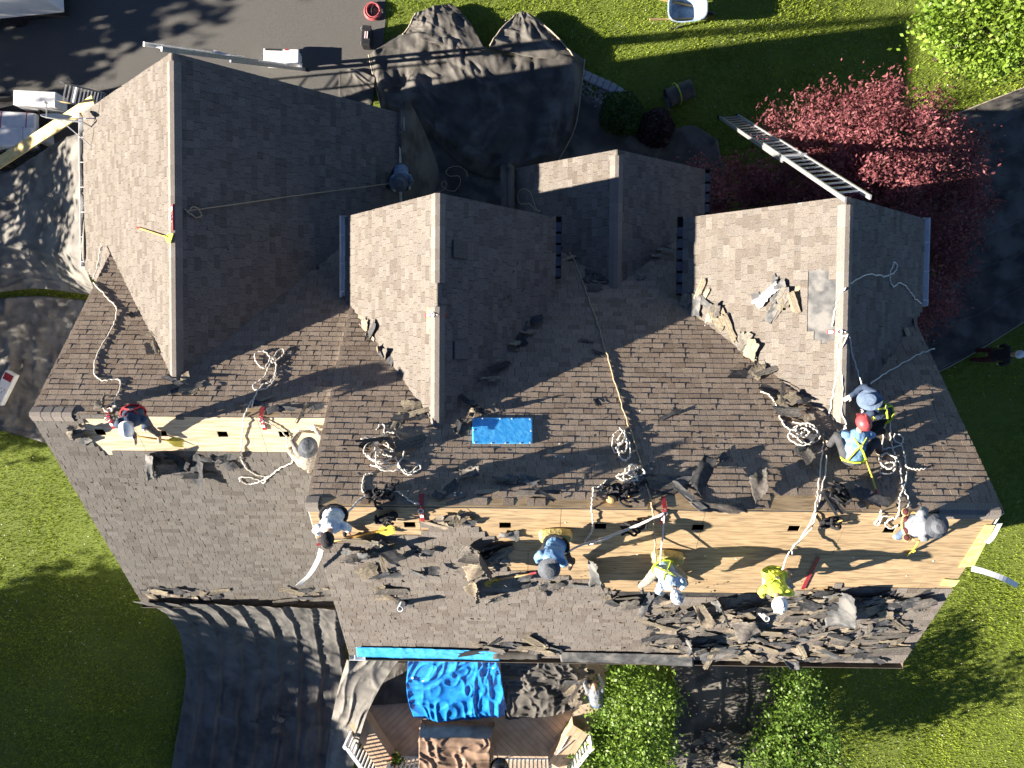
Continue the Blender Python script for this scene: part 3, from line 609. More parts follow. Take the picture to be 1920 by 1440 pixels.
def bush(name, px, py, r_, h, n, ls, mat, label, seed, sq=.8):
    p = PG(px, py, h*.5); c = np.random.default_rng(seed); d = c.normal(size=(n, 3)); d /= np.linalg.norm(d, axis=1)[:, None]; d[:, 2] = np.abs(d[:, 2])*1.0-.25
    lump = .86+.3*vnoise(d[:, 0]*2.2+5, d[:, 1]*2.2+d[:, 2]*1.7+9, seed); pts = np.array([p.x, p.y, gz(p.x, p.y)+h*.35])+d*np.array([r_, r_, h*.65])*(lump*c.uniform(.82, 1.04, n))[:, None]
    root = thing(name, (p.x, p.y, gz(p.x, p.y)), label, 'bush'); V, Fq, tn = leaves(pts, ls, .5, .35, seed+1); np_mesh('foliage', V, Fq, mat, parent=root, origin=(p.x, p.y, gz(p.x, p.y)), tint=tn)
    mb = MB()
    for k in range(7):
        a = k*.9; mb.tube([(p.x+.05*math.cos(a), p.y+.05*math.sin(a), gz(p.x, p.y)-.05), (p.x+r_*.6*math.cos(a), p.y+r_*.6*math.sin(a), gz(p.x, p.y)+h*.7)], [.018, .006], 5)
    mb.build('stem', M['bark'], root)
bush('clipped_bush', 1167, 208, .56, .95, 5200, .075, M['deep'], 'round clipped green bush on the black cloth', 60)
bush('clipped_bush', 1232, 236, .50, .75, 5200, .065, M['purple'], 'round dark purple barberry bush beside the green bush', 61)
bush('small_shrub', 1752, 497, .32, .9, 1500, .10, M['lime'], 'small bright green shrub by the right gutter', 62)
# trees west of the house, beyond the left edge of the picture: their shade falls across drive, cloth and lawn
for i, (x, y, bl, nc, per, ls) in enumerate(((-24.5, -11.8, [(-24.5, -11.2, 5.0, 2.9, 2.2, 3.3), (-22.5, -12.8, 3.6, 2, 2.3, 2.6)], 360, 40, .34), (-25, -16, [(-25, -15.4, 5, 3, 2.9, 3.4)], 300, 40, .36),
        (-24.5, 7.6, [(-24.5, 7.9, 4.2, 2.8, 2.0, 2.6), (-23.2, 6.4, 3.2, 1.5, 1.0, 1.6), (-24, 11.4, 4.6, 3, 2.2, 2.8)], 230, 34, .34), (-24, .6, [(-24, 1.4, 4.4, 2.4, 2.9, 2.1)], 190, 34, .26), (-23.5, -3.2, [(-23.5, -2.6, 3.6, 1.8, 1.6, 1.9)], 85, 34, .26))):
    tree('boundary_tree', (x, y, 0), bl, nc, per, ls, M['deep'], ['broad dark tree west of the rear lawn, shading it', 'southernmost broad tree along the west boundary', 'tree west of the driveway that dapples the asphalt', 'open crowned tree west of the garage cloth', 'slender tree west of the lower roof'][i],
         group='trees along the west boundary', seed=70+i, cl=.42, trunk_r=.16)

# ------------------------------------------------------------------ grass blades
M['cloverhead'] = material('pale clover', (.55, .52, .46), (.70, .66, .62), scale=3, rough=.8)  # flower colour of the clover specks in the grass
def grass():
    n = 620000; x = rng.uniform(-16.5, 16.8, n); y = rng.uniform(-12.6, 11.6, n)
    keep = ~((x > -10.3) & (x < 7.6) & (y > -5.8) & (y < 2.6)) & ~((x > -10.2) & (x < -3) & (y < 5.6) & (y > 0))
    for poly in NOGRASS: keep &= ~inpoly(x, y, poly)
    pat = vnoise(x*.55, y*.55, 4)*.6+vnoise(x*2.3, y*2.3, 6)*.4
    keep &= rng.random(n) < .45+.9*pat
    x, y, pat = x[keep], y[keep], pat[keep]; n = len(x); z = np.vectorize(gz)(x, y)
    a = rng.uniform(0, 2*np.pi, n); L = rng.uniform(.035, .08, n); wd = rng.uniform(.007, .015, n); lean = rng.uniform(.05, .85, n); b = a+rng.normal(0, .6, n)+np.pi/2
    B0 = np.stack([x-np.cos(a)*wd, y-np.sin(a)*wd, z-.01], 1); B1 = np.stack([x+np.cos(a)*wd, y+np.sin(a)*wd, z-.01], 1)
    T = np.stack([x+np.cos(b)*L*np.sin(lean), y+np.sin(b)*L*np.sin(lean), z+L*np.cos(lean)], 1)
    V = np.stack([B0, B1, T], 1).reshape(-1, 3)
    o = np_mesh('grass', V, np.arange(3*n).reshape(n, 3), M['blade'], tint=np.clip(pat*.35+rng.random(n)*.35+.45*vnoise(x*14, y*14, 12)-.08, 0, 1))
    tag(o, 'short mown lawn grass around the house', 'grass', kind='stuff'); print('BLADES', n)
    k = rng.choice(n, 1500, replace=False); C = np.stack([x[k], y[k], z[k]+.07], 1); V, Fq, tn = leaves(C, .03, 1.5, .5, 91)
    tag(np_mesh('clover', V, Fq, M['cloverhead']), 'tiny pale clover flowers dotted through the lawn', 'clover', kind='stuff')
# ------------------------------------------------------------------ people
M['skin'] = material('skin', (.42, .24, .16), (.50, .30, .21), scale=8, rough=.6)
def fab(name, c, v=.25, rough=.85): return material(name, tuple(x*(1-v) for x in c), tuple(min(1, x*(1+v*.5)) for x in c), scale=9, rough=rough, bump=.8, bscale=18)
F_ = {k: fab(k+' fabric', c) for k, c in dict(navy=(.035, .055, .10), grey=(.30, .27, .24), white=(.68, .70, .74), blue=(.16, .30, .50), paleblue=(.42, .56, .70), hivis=(.72, .82, .10), steel=(.22, .24, .27), denim=(.09, .13, .21),
      black=(.022, .022, .026), khaki=(.30, .27, .22), darkgrey=(.06, .062, .068), slate=(.12, .18, .27), maroon=(.075, .018, .022), olive=(.10, .10, .08)).items()}
F_['foam'] = fab('foam pad', (.55, .48, .20)); F_['leather'] = fab('tan leather', (.50, .33, .15)); F_['strap'] = fab('lime webbing', (.50, .62, .06)); F_['redstrap'] = fab('red webbing', (.40, .03, .04))
F_['shell'] = material('white hard hat', (.74, .74, .72), (.80, .80, .78), scale=6, rough=.35, spec=.5); F_['redshell'] = material('red hard hat', (.34, .05, .06), (.42, .08, .08), scale=6, rough=.4, spec=.5)
F_['glove'] = fab('white work glove', (.66, .63, .60)); F_['redglove'] = fab('red coated glove', (.45, .08, .08)); F_['hatgrey'] = fab('grey hat', (.11, .12, .14)); F_['hatblue'] = fab('blue hat', (.12, .17, .26)); F_['bandana'] = material('patterned bandana', (.75, .76, .78), (.10, .14, .22), scale=26, rough=.85, lo=.46, hi=.54)
def ell(mb, c, X, Y, Z, n=14, m_=9):
    c = Vector(c); base = len(mb.v)
    for i in range(m_+1):
        th = math.pi*i/m_
        for k in range(n):
            a = 2*math.pi*k/n; mb.v.append(tuple(c+X*(math.sin(th)*math.cos(a))+Y*(math.sin(th)*math.sin(a))+Z*math.cos(th)))
    for i in range(m_):
        for k in range(n):
            mb.f.append((base+i*n+k, base+i*n+(k+1) % n, base+(i+1)*n+(k+1) % n, base+(i+1)*n+k)); mb.t.append(0)
def cap(mb, a, b, ra, rb, n=12):
    a, b = Vector(a), Vector(b); d = b-a; L = d.length
    if L < 1e-5: return
    d /= L; pts, rr = [], []
    for q in (1, .92, .7, .38): pts.append(a-d*ra*q); rr.append(ra*math.sqrt(max(0.0004, 1-q*q)))
    for t in (0, .33, .66, 1): pts.append(a.lerp(b, t)); rr.append(ra+(rb-ra)*t)
    for q in (.38, .7, .92, 1): pts.append(b+d*rb*q); rr.append(rb*math.sqrt(max(0.0004, 1-q*q)))
    mb.tube(pts, rr, n)
def ik(a, b, l1, l2, pole):
    a, b = Vector(a), Vector(b); d = b-a; L = d.length; mx = (l1+l2)*.985
    if L > mx: b = a+d*(mx/L); d = b-a; L = mx
    L = max(L, .12); dn = d.normalized(); x = (l1*l1-l2*l2+L*L)/(2*L); h = math.sqrt(max(0.0, l1*l1-x*x))
    p = Vector(pole)-dn*Vector(pole).dot(dn)
    if p.length < 1e-4: p = dn.orthogonal()
    return a+dn*x+p.normalized()*h, b
CREASE = bpy.data.textures.new('cloth creases', 'CLOUDS'); CREASE.noise_scale = .09; CREASE.noise_depth = 3
def crease(o, st):
    m3 = o.modifiers.new('creases', 'DISPLACE'); m3.texture = CREASE; m3.strength = st; m3.mid_level = .45; m3.texture_coords = 'GLOBAL'
def remesh(o, vox=.016, it=6):
    m1 = o.modifiers.new('join', 'REMESH'); m1.mode = 'VOXEL'; m1.voxel_size = vox; m1.use_smooth_shade = True
    m2 = o.modifiers.new('soft', 'SMOOTH'); m2.factor = .5; m2.iterations = it
def hand(mb, w, d, nrm, s=1.0, curl=.7):
    """palm plus five bent fingers from wrist w along d, palm facing -nrm"""
    d = d.normalized(); n = (nrm-d*nrm.dot(d)).normalized(); sd = d.cross(n)
    ell(mb, w+d*.05*s, d*.06*s, sd*.042*s, n*.02*s)
    for i, (o_, L) in enumerate(((-.030, .066), (-.010, .078), (.010, .073), (.030, .056))):
        a = w+d*.095*s+sd*o_*s; b = a+(d*math.cos(curl*.5)-n*math.sin(curl*.5))*L*.5*s; c = b+(d*math.cos(curl*1.4)-n*math.sin(curl*1.4))*L*.5*s
        cap(mb, a, b, .0095*s, .009*s, 8); cap(mb, b, c, .009*s, .0075*s, 8)
    a = w+d*.03*s-sd*.036*s; b = a+(d*.6-sd*.7-n*.2).normalized()*.04*s; c = b+(d*.9-sd*.1-n*.4).normalized()*.034*s
    cap(mb, a, b, .0115*s, .010*s, 8); cap(mb, b, c, .010*s, .008*s, 8)
def hat(kind, mat, head, up, fwd, root):
    up = up.normalized(); f = (fwd-up*fwd.dot(up)).normalized(); sd = up.cross(f); mb = MB(); c = head+up*.02; ax = (f, sd, up)
    if kind == 'hard':
        mb.lathe(c, [(.142, -.012), (.146, 0), (.132, .006), (.126, .04), (.108, .085), (.07, .118), (.03, .132), (.004, .135)], 22, ax, 1.08, .92)
        mb.obox(c+f*.14-up*.004, f, sd, up, .07, .16, .008); mb.obox(c+up*.128, f, sd, up, .2, .022, .016)
    elif kind == 'bucket':
        mb.lathe(c, [(.185, -.035), (.19, -.03), (.12, .01), (.114, .055), (.10, .09), (.06, .108), (.004, .112)], 24, ax, 1.08, .96)
    elif kind == 'cap':
        mb.lathe(c, [(.112, -.02), (.114, .0), (.110, .045), (.085, .085), (.045, .105), (.004, .11)], 20, ax, 1.08, .94)
        V = [c+f*(.10+.075*math.cos(a))+sd*(.085*math.sin(a))-up*.012 for a in [math.pi*(-.5+k/8) for k in range(9)]]
        mb.add([*V, *[v+up*.008 for v in V], c+f*.08+sd*.085-up*.01, c+f*.08-sd*.085-up*.01], [tuple(range(9)), tuple(range(17, 8, -1))]+[(i, i+1, i+10, i+9) for i in range(8)])
    else:
        mb.lathe(c, [(.108, -.04), (.112, 0), (.110, .04), (.088, .085), (.04, .108), (.004, .112)], 18, ax, 1.08, .95); mb.obox(c-f*.13-up*.03, f, sd, up, .07, .05, .02)
    o = mb.build({'hard': 'hard_hat', 'bucket': 'brimmed_hat', 'cap': 'cap'}.get(kind, 'bandana'), mat, root, smooth=True); md = o.modifiers.new('edges', 'EDGE_SPLIT'); md.split_angle = R(40)
def person(label, base, pel, neck, head, hands, feet, shax, fwd, shirt='navy', trousers='darkgrey', hatk=('hard', 'shell'), gloves='glove', boots='olive', harness='strap', kpole=None, epole=None, sc=1.0, belt=None):
    pel, neck, head = Vector(pel), Vector(neck), Vector(head); fwd = Vector(fwd).normalized()
    root = thing('person', base, label, 'person', 'people working on and around the roof')
    sp = (neck-pel); sp = sp.normalized(); neck = pel+sp*.52*sc
    fh = Vector((fwd.x, fwd.y, 0)).normalized(); hd = (sp*.35+fh*.25+Vector((0, 0, .8))).normalized(); head = neck+hd*.17*sc+fh*.06
    sx = Vector(shax); sx = (sx-sp*sx.dot(sp)).normalized(); back = sx.cross(sp)
    if back.dot(fwd) > 0: back = -back
    shL, shR = neck-sx*.185*sc-sp*.05, neck+sx*.185*sc-sp*.05; hpL, hpR = pel-sx*.095*sc, pel+sx*.095*sc
    ep = [Vector(e) for e in (epole or (-sx-sp*.2+Vector((0, 0, .35)), sx-sp*.2+Vector((0, 0, .35))))]
    kp = [Vector(e) for e in (kpole or (fwd+Vector((0, 0, .6))-sx*.3, fwd+Vector((0, 0, .6))+sx*.3))]
    elb, wr, kn, an = [], [], [], []
    for s_, h_, e_ in ((shL, hands[0], ep[0]), (shR, hands[1], ep[1])):
        e, w_ = ik(s_, h_, .29*sc, .26*sc, e_); elb.append(e); wr.append(w_)
    for s_, f_, k_ in ((hpL, feet[0], kp[0]), (hpR, feet[1], kp[1])):
        k, a = ik(s_, Vector(f_)+Vector((0, 0, .06)), .43*sc, .42*sc, k_); kn.append(k); an.append(a)
    def torso(mb, g):
        ell(mb, pel+sp*.40, sx*(.185+g), back*(.125+g), sp*(.17+g)); ell(mb, pel+sp*.22, sx*(.16+g), back*(.118+g), sp*(.20+g)); ell(mb, pel+sp*.03, sx*(.17+g), back*(.13+g), sp*(.15+g))
        ell(mb, neck-sp*.05, sx*(.20+g), back*(.075+g), sp*(.07+g))
    def arms(mb, g, upto=1.0):
        for s_, e, w_ in zip((shL, shR), elb, wr): cap(mb, s_, e, .056+g, .044+g); cap(mb, e, e.lerp(w_, upto), .043+g, .032+g)
    def legs(mb, g):
        for h_, k, a in zip((hpL, hpR), kn, an): cap(mb, h_, k, .088+g, .062+g); cap(mb, k, a, .060+g, .042+g)
    # body: one continuous surface with head, neck, arms, hands, legs
    mb = MB(); torso(mb, -.005); arms(mb, -.003); legs(mb, -.004); cap(mb, neck-sp*.03, head-hd*.04, .058, .054)
    f2 = (fwd-hd*fwd.dot(hd)); f2 = f2.normalized() if f2.length > .05 else -back; s2 = hd.cross(f2)
    ell(mb, head, f2*.098, s2*.078, hd*.118); ell(mb, head+f2*.09-hd*.02, f2*.026, s2*.016, hd*.03); ell(mb, head+f2*.06-hd*.085, f2*.04, s2*.045, hd*.035)
    for q in (-1, 1): ell(mb, head+s2*q*.078-hd*.01, f2*.02, s2*.012, hd*.032)
    for i in (0, 1):
        d = (wr[i]-elb[i]); hand(mb, wr[i], d+Vector((0, 0, -.08)), Vector((0, 0, 1))+back*.2)
    for k, a in zip(kn, an): cap(mb, a, a+fwd*.10-Vector((0, 0, .03)), .035, .03)
    o = mb.build('body', M['skin'], root); remesh(o, .011, 2)
    mb = MB()
    for q in (-1, 1): ell(mb, head+f2*.088+s2*q*.032+hd*.01, f2*.014, s2*.014, hd*.012, 8, 6)
    mb.build('eye', M['dark'], root)
    mb = MB(); torso(mb, .012); arms(mb, .012, .96); o = mb.build('shirt', F_[shirt], root); remesh(o, .013, 3); crease(o, .028)
    mb = MB(); ell(mb, pel-sp*.01, sx*.185, back*.148, sp*.12); legs(mb, .012); o = mb.build('trousers', F_[trousers], root); remesh(o, .013, 3); crease(o, .028)
    for i, (k, a) in enumerate(zip(kn, an)):
        mb = MB(); g_ = Vector((0, 0, 1)); fd = (fwd+(a-k).normalized()*.15); fd = (fd-g_*fd.z*.6).normalized()
        cap(mb, a+(k-a).normalized()*.07, a-g_*.02, .050, .052); cap(mb, a-fd*.035-g_*.035, a+fd*.15-g_*.045, .042, .036); o = mb.build('boot', F_[boots], root); remesh(o, .013, 3)
    if gloves:
        for i in (0, 1):
            mb = MB(); d = (wr[i]-elb[i]); cap(mb, wr[i]-d.normalized()*.05, wr[i], .041, .036); hand(mb, wr[i], d+Vector((0, 0, -.08)), Vector((0, 0, 1))+back*.2, 1.14); o = mb.build('glove', F_[gloves], root); remesh(o, .010, 2)
    if hatk: hat(hatk[0], F_[hatk[1]], head+hd*.035, hd, f2, root)
    if harness:
        mb = MB(); B = back*.148
        for q in (-1, 1):
            mb.tube([neck+sx*q*.11+back*.02-sp*.01, neck+sx*q*.10+back*.10-sp*.06, pel+sp*.36+B*1.02+sx*q*.03, pel+sp*.24-sx*q*.06+B*.98, pel+sp*.06-sx*q*.15+B*.85, pel-sx*q*.19-sp*.02], .018, 5)
        mb.obox(pel+sp*.34+B*1.08, sx, sp, back, .07, .07, .02)
        pts = [pel+sp*.02+(sx*math.cos(a)*.205+back*math.sin(a)*.165) for a in [2*math.pi*k/14 for k in range(15)]]; mb.tube(pts, .02, 5, cap=False)
        mb.build('harness', F_[harness], root)
        mb = MB(); mb.tube([pel+sp*.34+B*1.12+(sx*math.cos(a)+sp*math.sin(a))*.035 for a in [2*math.pi*k/10 for k in range(11)]], .007, 5); mb.build('harness_ring', M['alu'], root)
    if belt:
        mb = MB(); pts = [pel+sp*.04+(sx*math.cos(a)*.215+back*math.sin(a)*.175) for a in [2*math.pi*k/14 for k in range(15)]]; mb.tube(pts, .026, 5, cap=False); mb.build('belt', F_['leather'] if belt == 'pouches' else F_['black'], root)
        if belt == 'pouches':
            for q in (-1, -.45, .35, .9):
                mb = MB(); c = pel+sp*.0+sx*.215*q+back*.10; ell(mb, c, sx*.07, back*.06, sp*.10); mb.build('tool_pouch', F_['leather'], root, smooth=True)
                mb = MB(); ell(mb, c+sp*.05+back*.012, sx*.055, back*.05, sp*.055); mb.build('pouch_opening', F_['maroon'], root, smooth=True)
    return root, dict(wr=wr, pel=pel, neck=neck, back=back, sp=sp, sx=sx)
def Q(key, px, py, h): s = SL[key]; return s.hit(px, py, h*s.N.z)
def worker(key, label, pel, neck, head, hL, hR, fL, fR, shax, fwd, **k):
    q = lambda t: Q(t[3] if len(t) > 3 else key, t[0], t[1], t[2])
    b = q((pel[0], pel[1], 0) + tuple(pel[3:]))
    return person(label, tuple(b), q(pel), q(neck), q(head), [q(hL), q(hR)], [q(fL), q(fR)], shax, fwd, **k)
W = {}
W[1] = worker('WR', 'roofer in white hard hat and navy shirt straddling the lower left ridge', (250, 774, .50), (247, 788, .98), (248, 802, 1.1), (226, 816, .12), (270, 826, .12), (262, 846, .02), (306, 822, .02), (1, 0, 0), (0, -1, -.2), shirt='navy', trousers='darkgrey', harness='redstrap', boots='khaki')
W[2] = worker('WR', 'roofer in grey shirt and grey hat kneeling beside the upper roof edge', (578, 868, .40), (581, 842, .72), (583, 830, .82), (562, 812, .06), (592, 806, .10), (566, 872, .02), (582, 882, .02), (1, .1, 0), (.1, 1, .3), shirt='grey', trousers='khaki', hatk=('bucket', 'hatgrey'), boots='maroon', harness=None)
W[3] = worker('MR', 'roofer in white shirt and black cap prying at the left end of the main ridge', (626, 964, .55), (621, 986, 1.05), (620, 1000, .85), (598, 1018, .16), (664, 1006, .16), (594, 1022, .02), (648, 990, .02), (1, 0, 0), (-.05, -1, -.4), shirt='white', trousers='denim', hatk=('cap', 'black'), gloves='redglove', boots='black', belt='belt', harness=None)
W[4] = worker('MR', 'roofer in blue shirt and grey brimmed hat kneeling on a foam pad', (1044, 1020, .45), (1036, 1044, .95), (1022, 1064, .66), (998, 1076, .10), (1046, 1066, .10), (1040, 1002, .02), (1080, 1062, .02), (1, -.25, 0), (-.4, -1, -.3), shirt='blue', trousers='black', hatk=('bucket', 'hatgrey'), boots='black', belt='belt', harness=None)
W[5] = worker('MR', 'roofer in pale blue shirt and patterned bandana, one leg stretched out', (1244, 1064, .42), (1256, 1090, .90), (1266, 1116, .56), (1243, 1142, .06), (1278, 1130, .08), (1186, 1110, .02), (1284, 1082, .02), (1, .3, 0), (.35, -1, -.3), shirt='paleblue', trousers='khaki', hatk=('bandana', 'bandana'), gloves=None, boots='darkgrey', kpole=((-.5, -.4, 1), (1, -.3, .6)))
W[6] = worker('MR', 'roofer in bright yellow shirt and white hard hat bending over torn shingles', (1452, 1076, .52), (1455, 1102, .98), (1462, 1136, .62), (1420, 1148, .08), (1484, 1112, .12), (1428, 1126, .02), (1474, 1072, .02), (1, 0, 0), (0, -1, -.3), shirt='hivis', trousers='steel', gloves='redglove', boots='maroon', harness='strap')
W[7] = worker('MR', 'roofer in grey shirt with tan tool pouches crouching near the right ridge end', (1712, 986, .52), (1734, 985, .95), (1762, 978, .60), (1738, 960, .12), (1754, 968, .12), (1680, 1006, .02), (1768, 1004, .02), (0, -1, 0), (1, .25, -.3), shirt='steel', trousers='denim', hatk=('bucket', 'hatgrey'), gloves='redglove', boots='white', belt='pouches', harness=None)
W[8] = worker('MF', 'roofer in red hard hat and blue shirt sitting at the right gable tip', (1600, 860, .34), (1606, 828, .74), (1612, 812, .86), (1586, 806, .20), (1634, 818, .20), (1552, 834, .02), (1646, 846, .02), (1, 0, 0), (0, 1, -.2), shirt='blue', trousers='darkgrey', hatk=('hard', 'redshell'), boots='khaki', harness='strap')
W[9] = worker('MF', 'roofer in navy shirt and blue brimmed hat leaning on the right gable ridge', (1658, 778, .42), (1642, 760, .80), (1626, 750, .86), (1596, 742, .62), (1620, 776, .2), (1626, 726, .02), (1652, 808, .02), (0, -1, 0), (-1, .15, -.2), shirt='navy', trousers='black', hatk=('bucket', 'hatblue'), boots='black', harness='strap')
W[10] = worker('AR', 'roofer in dark vest and wide grey hat at the garage eave', (752, 318, .55), (752, 336, 1.05), (752, 356, .78), (736, 356, .12), (768, 352, .30), (742, 322, .02), (752, 330, .02), (1, 0, 0), (0, -1, -.3), shirt='slate', trousers='black', hatk=('bucket', 'hatgrey'), gloves='glove', boots='black', harness=None)
b = PG(1824, 666); W[11] = person('person in dark clothes and white cap standing on the shaded right lawn', tuple(b), b+Vector((0, 0, .93)), b+Vector((.05, 0, 1.45)), b+Vector((.12, .0, 1.7)), [b+Vector((.22, .24, .78)), b+Vector((.22, -.24, .78))], [b+Vector((.05, .13, 0)), b+Vector((-.05, -.13, 0))], (0, -1, 0), (1, .1, 0),
               shirt='black', trousers='maroon', hatk=('cap', 'white'), gloves=None, boots='black', harness=None)
b = P(1112, 1284, .88); W[12] = person('person in grey shirt and jeans bending over behind the leafy deck tree', tuple(b), b+Vector((.02, -.05, .90)), b+Vector((-.06, .36, 1.12)), b+Vector((-.1, .5, 1.0)), [b+Vector((-.25, .5, .35)), b+Vector((.1, .52, .35))], [b+Vector((-.1, .0, 0)), b+Vector((.12, .05, 0))], (1, 0, 0), (-.15, 1, -.2),
               shirt='steel', trousers='denim', hatk=None, gloves='glove', boots='khaki', harness=None)
# foam pads strapped behind two roofers
def pad(key, px, py, a, label):
    s = SL[key]; c = s.hit(px, py, .10); mb = MB(); U = (s.U*math.cos(a)+s.V*math.sin(a)); V_ = s.N.cross(U); n = 8
    pr = [(-.30, .0), (-.26, .10), (-.1, .13), (.1, .13), (.26, .10), (.30, 0), (.26, -.09), (0, -.12), (-.26, -.09)]
    t0 = [c+U*x+V_*y-s.N*.09 for x, y in pr]; t1 = [c+U*x*.96+V_*y*.94+s.N*.08 for x, y in pr]; k = len(pr)
    mb.add(t0+t1, [tuple(range(k))[::-1], tuple(range(k, 2*k))]+[(i, (i+1) % k, (i+1) % k+k, i+k) for i in range(k)])
    o = mb.build('foam_pad', F_['foam'], origin=tuple(c)); md = o.modifiers.new('soft', 'BEVEL'); md.width = .025; md.segments = 2; tag(o, label, 'foam pad')
pad('MR', 1042, 1006, .03, 'thick yellow foam pad under the roofer in the blue shirt'); pad('MR', 1252, 1046, -.12, 'curved tan foam pad behind the roofer in the bandana')
# ------------------------------------------------------------------ ropes
NR = [0]
def rope(pts, label, mat='rope', r=.0135, z=None, cat='rope', wob=.012):
    """pts: (key, px, py[, h]) on a slope, or ('Z', px, py, z) at a height"""
    w_ = [P(p[1], p[2], p[3]) if p[0] == 'Z' else Q(p[0], p[1], p[2], (p[3] if len(p) > 3 else .03)) for p in pts]
    c = catmull(w_, 7); rr = random.Random(len(label))
    c = [q+Vector((rr.uniform(-wob, wob), rr.uniform(-wob, wob), rr.uniform(0, wob))) if 0 < i < len(c)-1 else q for i, q in enumerate(c)]
    mb = MB(); mb.tube(catmull(c, 2), r, 6); o = mb.build('rope', M[mat], origin=tuple(c[0]), smooth=True)
    return tag(o, label, cat, 'ropes on the roof')
def K(key, *pts, h=.03): return [(key, *p) if len(p) > 2 else (key, *p, h) for p in pts]
def loops(key, cx, cy, rx, ry, n, seed, hmax=.16):
    rr = random.Random(seed); out = []; a = rr.uniform(0, 6)
    for i in range(n*6):
        a += 1.05+rr.uniform(-.25, .25); k = rr.uniform(.45, 1.0) if i % 6 else rr.uniform(.7, 1.1); ox = math.sin(i*.37+seed)*.35; oy = math.cos(i*.29+seed*2)*.45
        out.append((key, cx+rx*(k*math.cos(a)*.75+ox), cy+ry*(k*math.sin(a)*.65+oy), .03+rr.random()*hmax))
    return out
rope(K('WF', (175, 530), (205, 562), (219, 578), (214, 608), (196, 640), (179, 676), (180, 704), (194, 713), (222, 711), (226, 726), (216, 752), (211, 766)), 'white rope snaking down the left front slope of the lower roof')
rope(loops('WF', 208, 765, 13, 9, 2, 3, .05), 'small white rope coil at the lower left ridge anchor')
rope(K('WF', (472, 764), (478, 742), (492, 722), (506, 716), (516, 700), (518, 682), (508, 672), (496, 690), (482, 680), (478, 666), (490, 658), (503, 664), (511, 680), (524, 672), (533, 660), (527, 655), (516, 664), (506, 682), (496, 706), (476, 722), (481, 731), (500, 727), (512, 716), (519, 700), h=.05), 'knotted white rope coil in the middle of the lower roof front')
rope(K('WF', (474, 750), (462, 770, .06))+K('WR', (457, 785, .05), (456, 810), (452, 848), (455, 866), (470, 884), (492, 893), (506, 893), (522, 880), (546, 868), (549, 861), (541, 846), (536, 818), (520, 802), (492, 788)), 'white rope hanging from the lower ridge across bare plywood')
rope(K('WR', (506, 893), (496, 899), (480, 906), (464, 907), (450, 900), (456, 894), (478, 897), (494, 905), (500, 896)), 'short white rope loop on the lower rear slope')
rope(K('AR', (350, 396, .06), (420, 386, .08), (540, 369, .08), (640, 356, .1), (732, 344, .35)), 'long taut tan rope from the garage ridge anchor to the eave', 'rope2', .014, wob=.002)
rope(K('AR', (350, 398, .06), (362, 388, .1), (372, 392, .1), (378, 404, .08), (368, 408, .06), (356, 400, .05), (346, 392, .05)), 'bunched tan rope tail at the garage ridge anchor', 'rope2')
rope([('Z', 776, 342, 1.9), ('Z', 790, 352, 1.1), ('Z', 801, 365, .25), ('Z', 822, 360, .12), ('Z', 836, 352, .12), ('Z', 836, 341, .12), ('Z', 828, 343, .14), ('Z', 832, 352, .15), ('Z', 850, 359, .12), ('Z', 862, 346, .12), ('Z', 861, 331, .12), ('Z', 845, 330, .12), ('Z', 836, 325, .12), ('Z', 842, 315, .12), ('Z', 858, 312, .12), ('Z', 874, 321, .12), ('Z', 877, 331, .12)], 'thin tan rope curling over the black cloth by the garage', 'rope2', .011)
rope(K('DL', (1012, 398), (1004, 388), (996, 364), (986, 354), (976, 357), (970, 370), (976, 382), (992, 382), (1002, 392), (1014, 396)), 'tan rope loop on the left porch slope', 'rope2')
rope(K('MF', (1052, 432, .1), (1060, 455, .1), (1084, 505), (1098, 545), (1116, 595), (1134, 650), (1152, 712), (1170, 772), (1186, 820), (1200, 864), (1212, 908), (1220, 940, .05))+K('MR', (1225, 966, .05), (1227, 1010, .06), (1230, 1058, .4)), 'long tan rope running down the front slope and over the main ridge', 'rope2', .015)
rope(loops('MF', 1166, 836, 22, 34, 4, 5, .08), 'upper white rope tangle left of the long tan rope')
rope(loops('MF', 1184, 888, 26, 20, 4, 8, .12), 'lower white rope tangle above the pile of belts')
rope(K('MF', (1138, 900), (1124, 912), (1114, 914), (1112, 924), (1110, 944, .05))+K('MR', (1110, 962, .05), (1112, 984), (1108, 1000), (1098, 1012), (1100, 1020), (1112, 1020), (1140, 1008, .2), (1190, 988, .2), (1244, 964, .1)), 'white lanyard rope from the main ridge to the roofer in blue')
rope(K('MR', (1066, 1034, .5), (1090, 1022, .35), (1140, 1006, .25), (1200, 982, .18), (1246, 962, .1)), 'straight lanyard of the roofer in blue ending at the red anchor', 'rope', .018, wob=.002)
rope(loops('MF', 716, 852, 40, 34, 5, 11, .14), 'large tangled white rope heap left of the blue patch')
rope(K('MF', (706, 806), (714, 796), (722, 800), (720, 812), (734, 810), (746, 818), (756, 836), (758, 850)), 'white rope loop rising above the large tangle')
rope(K('MF', (746, 868), (752, 880), (768, 890), (780, 884), (790, 876), (784, 872), (770, 886), (756, 880)), 'pointed white rope bight right of the large tangle')
rope(K('MF', (700, 888), (686, 890), (680, 904), (682, 922), (696, 927), (714, 920), (730, 918), (752, 926), (768, 938), (786, 946, .06)), 'white rope from the large tangle to the left ridge anchor')
rope(K('MR', (648, 966, .5), (662, 950, .25))+K('MF', (676, 936, .06), (690, 926)), 'lanyard of the roofer in white', 'rope', .017)
rope(loops('MF', 1508, 816, 34, 24, 5, 17, .12), 'white rope tangle at the tip of the right gable')
rope(K('MF', (1426, 734), (1444, 742), (1458, 766), (1466, 790), (1482, 806), (1504, 812)), 'white rope tail running up the valley of the right gable')
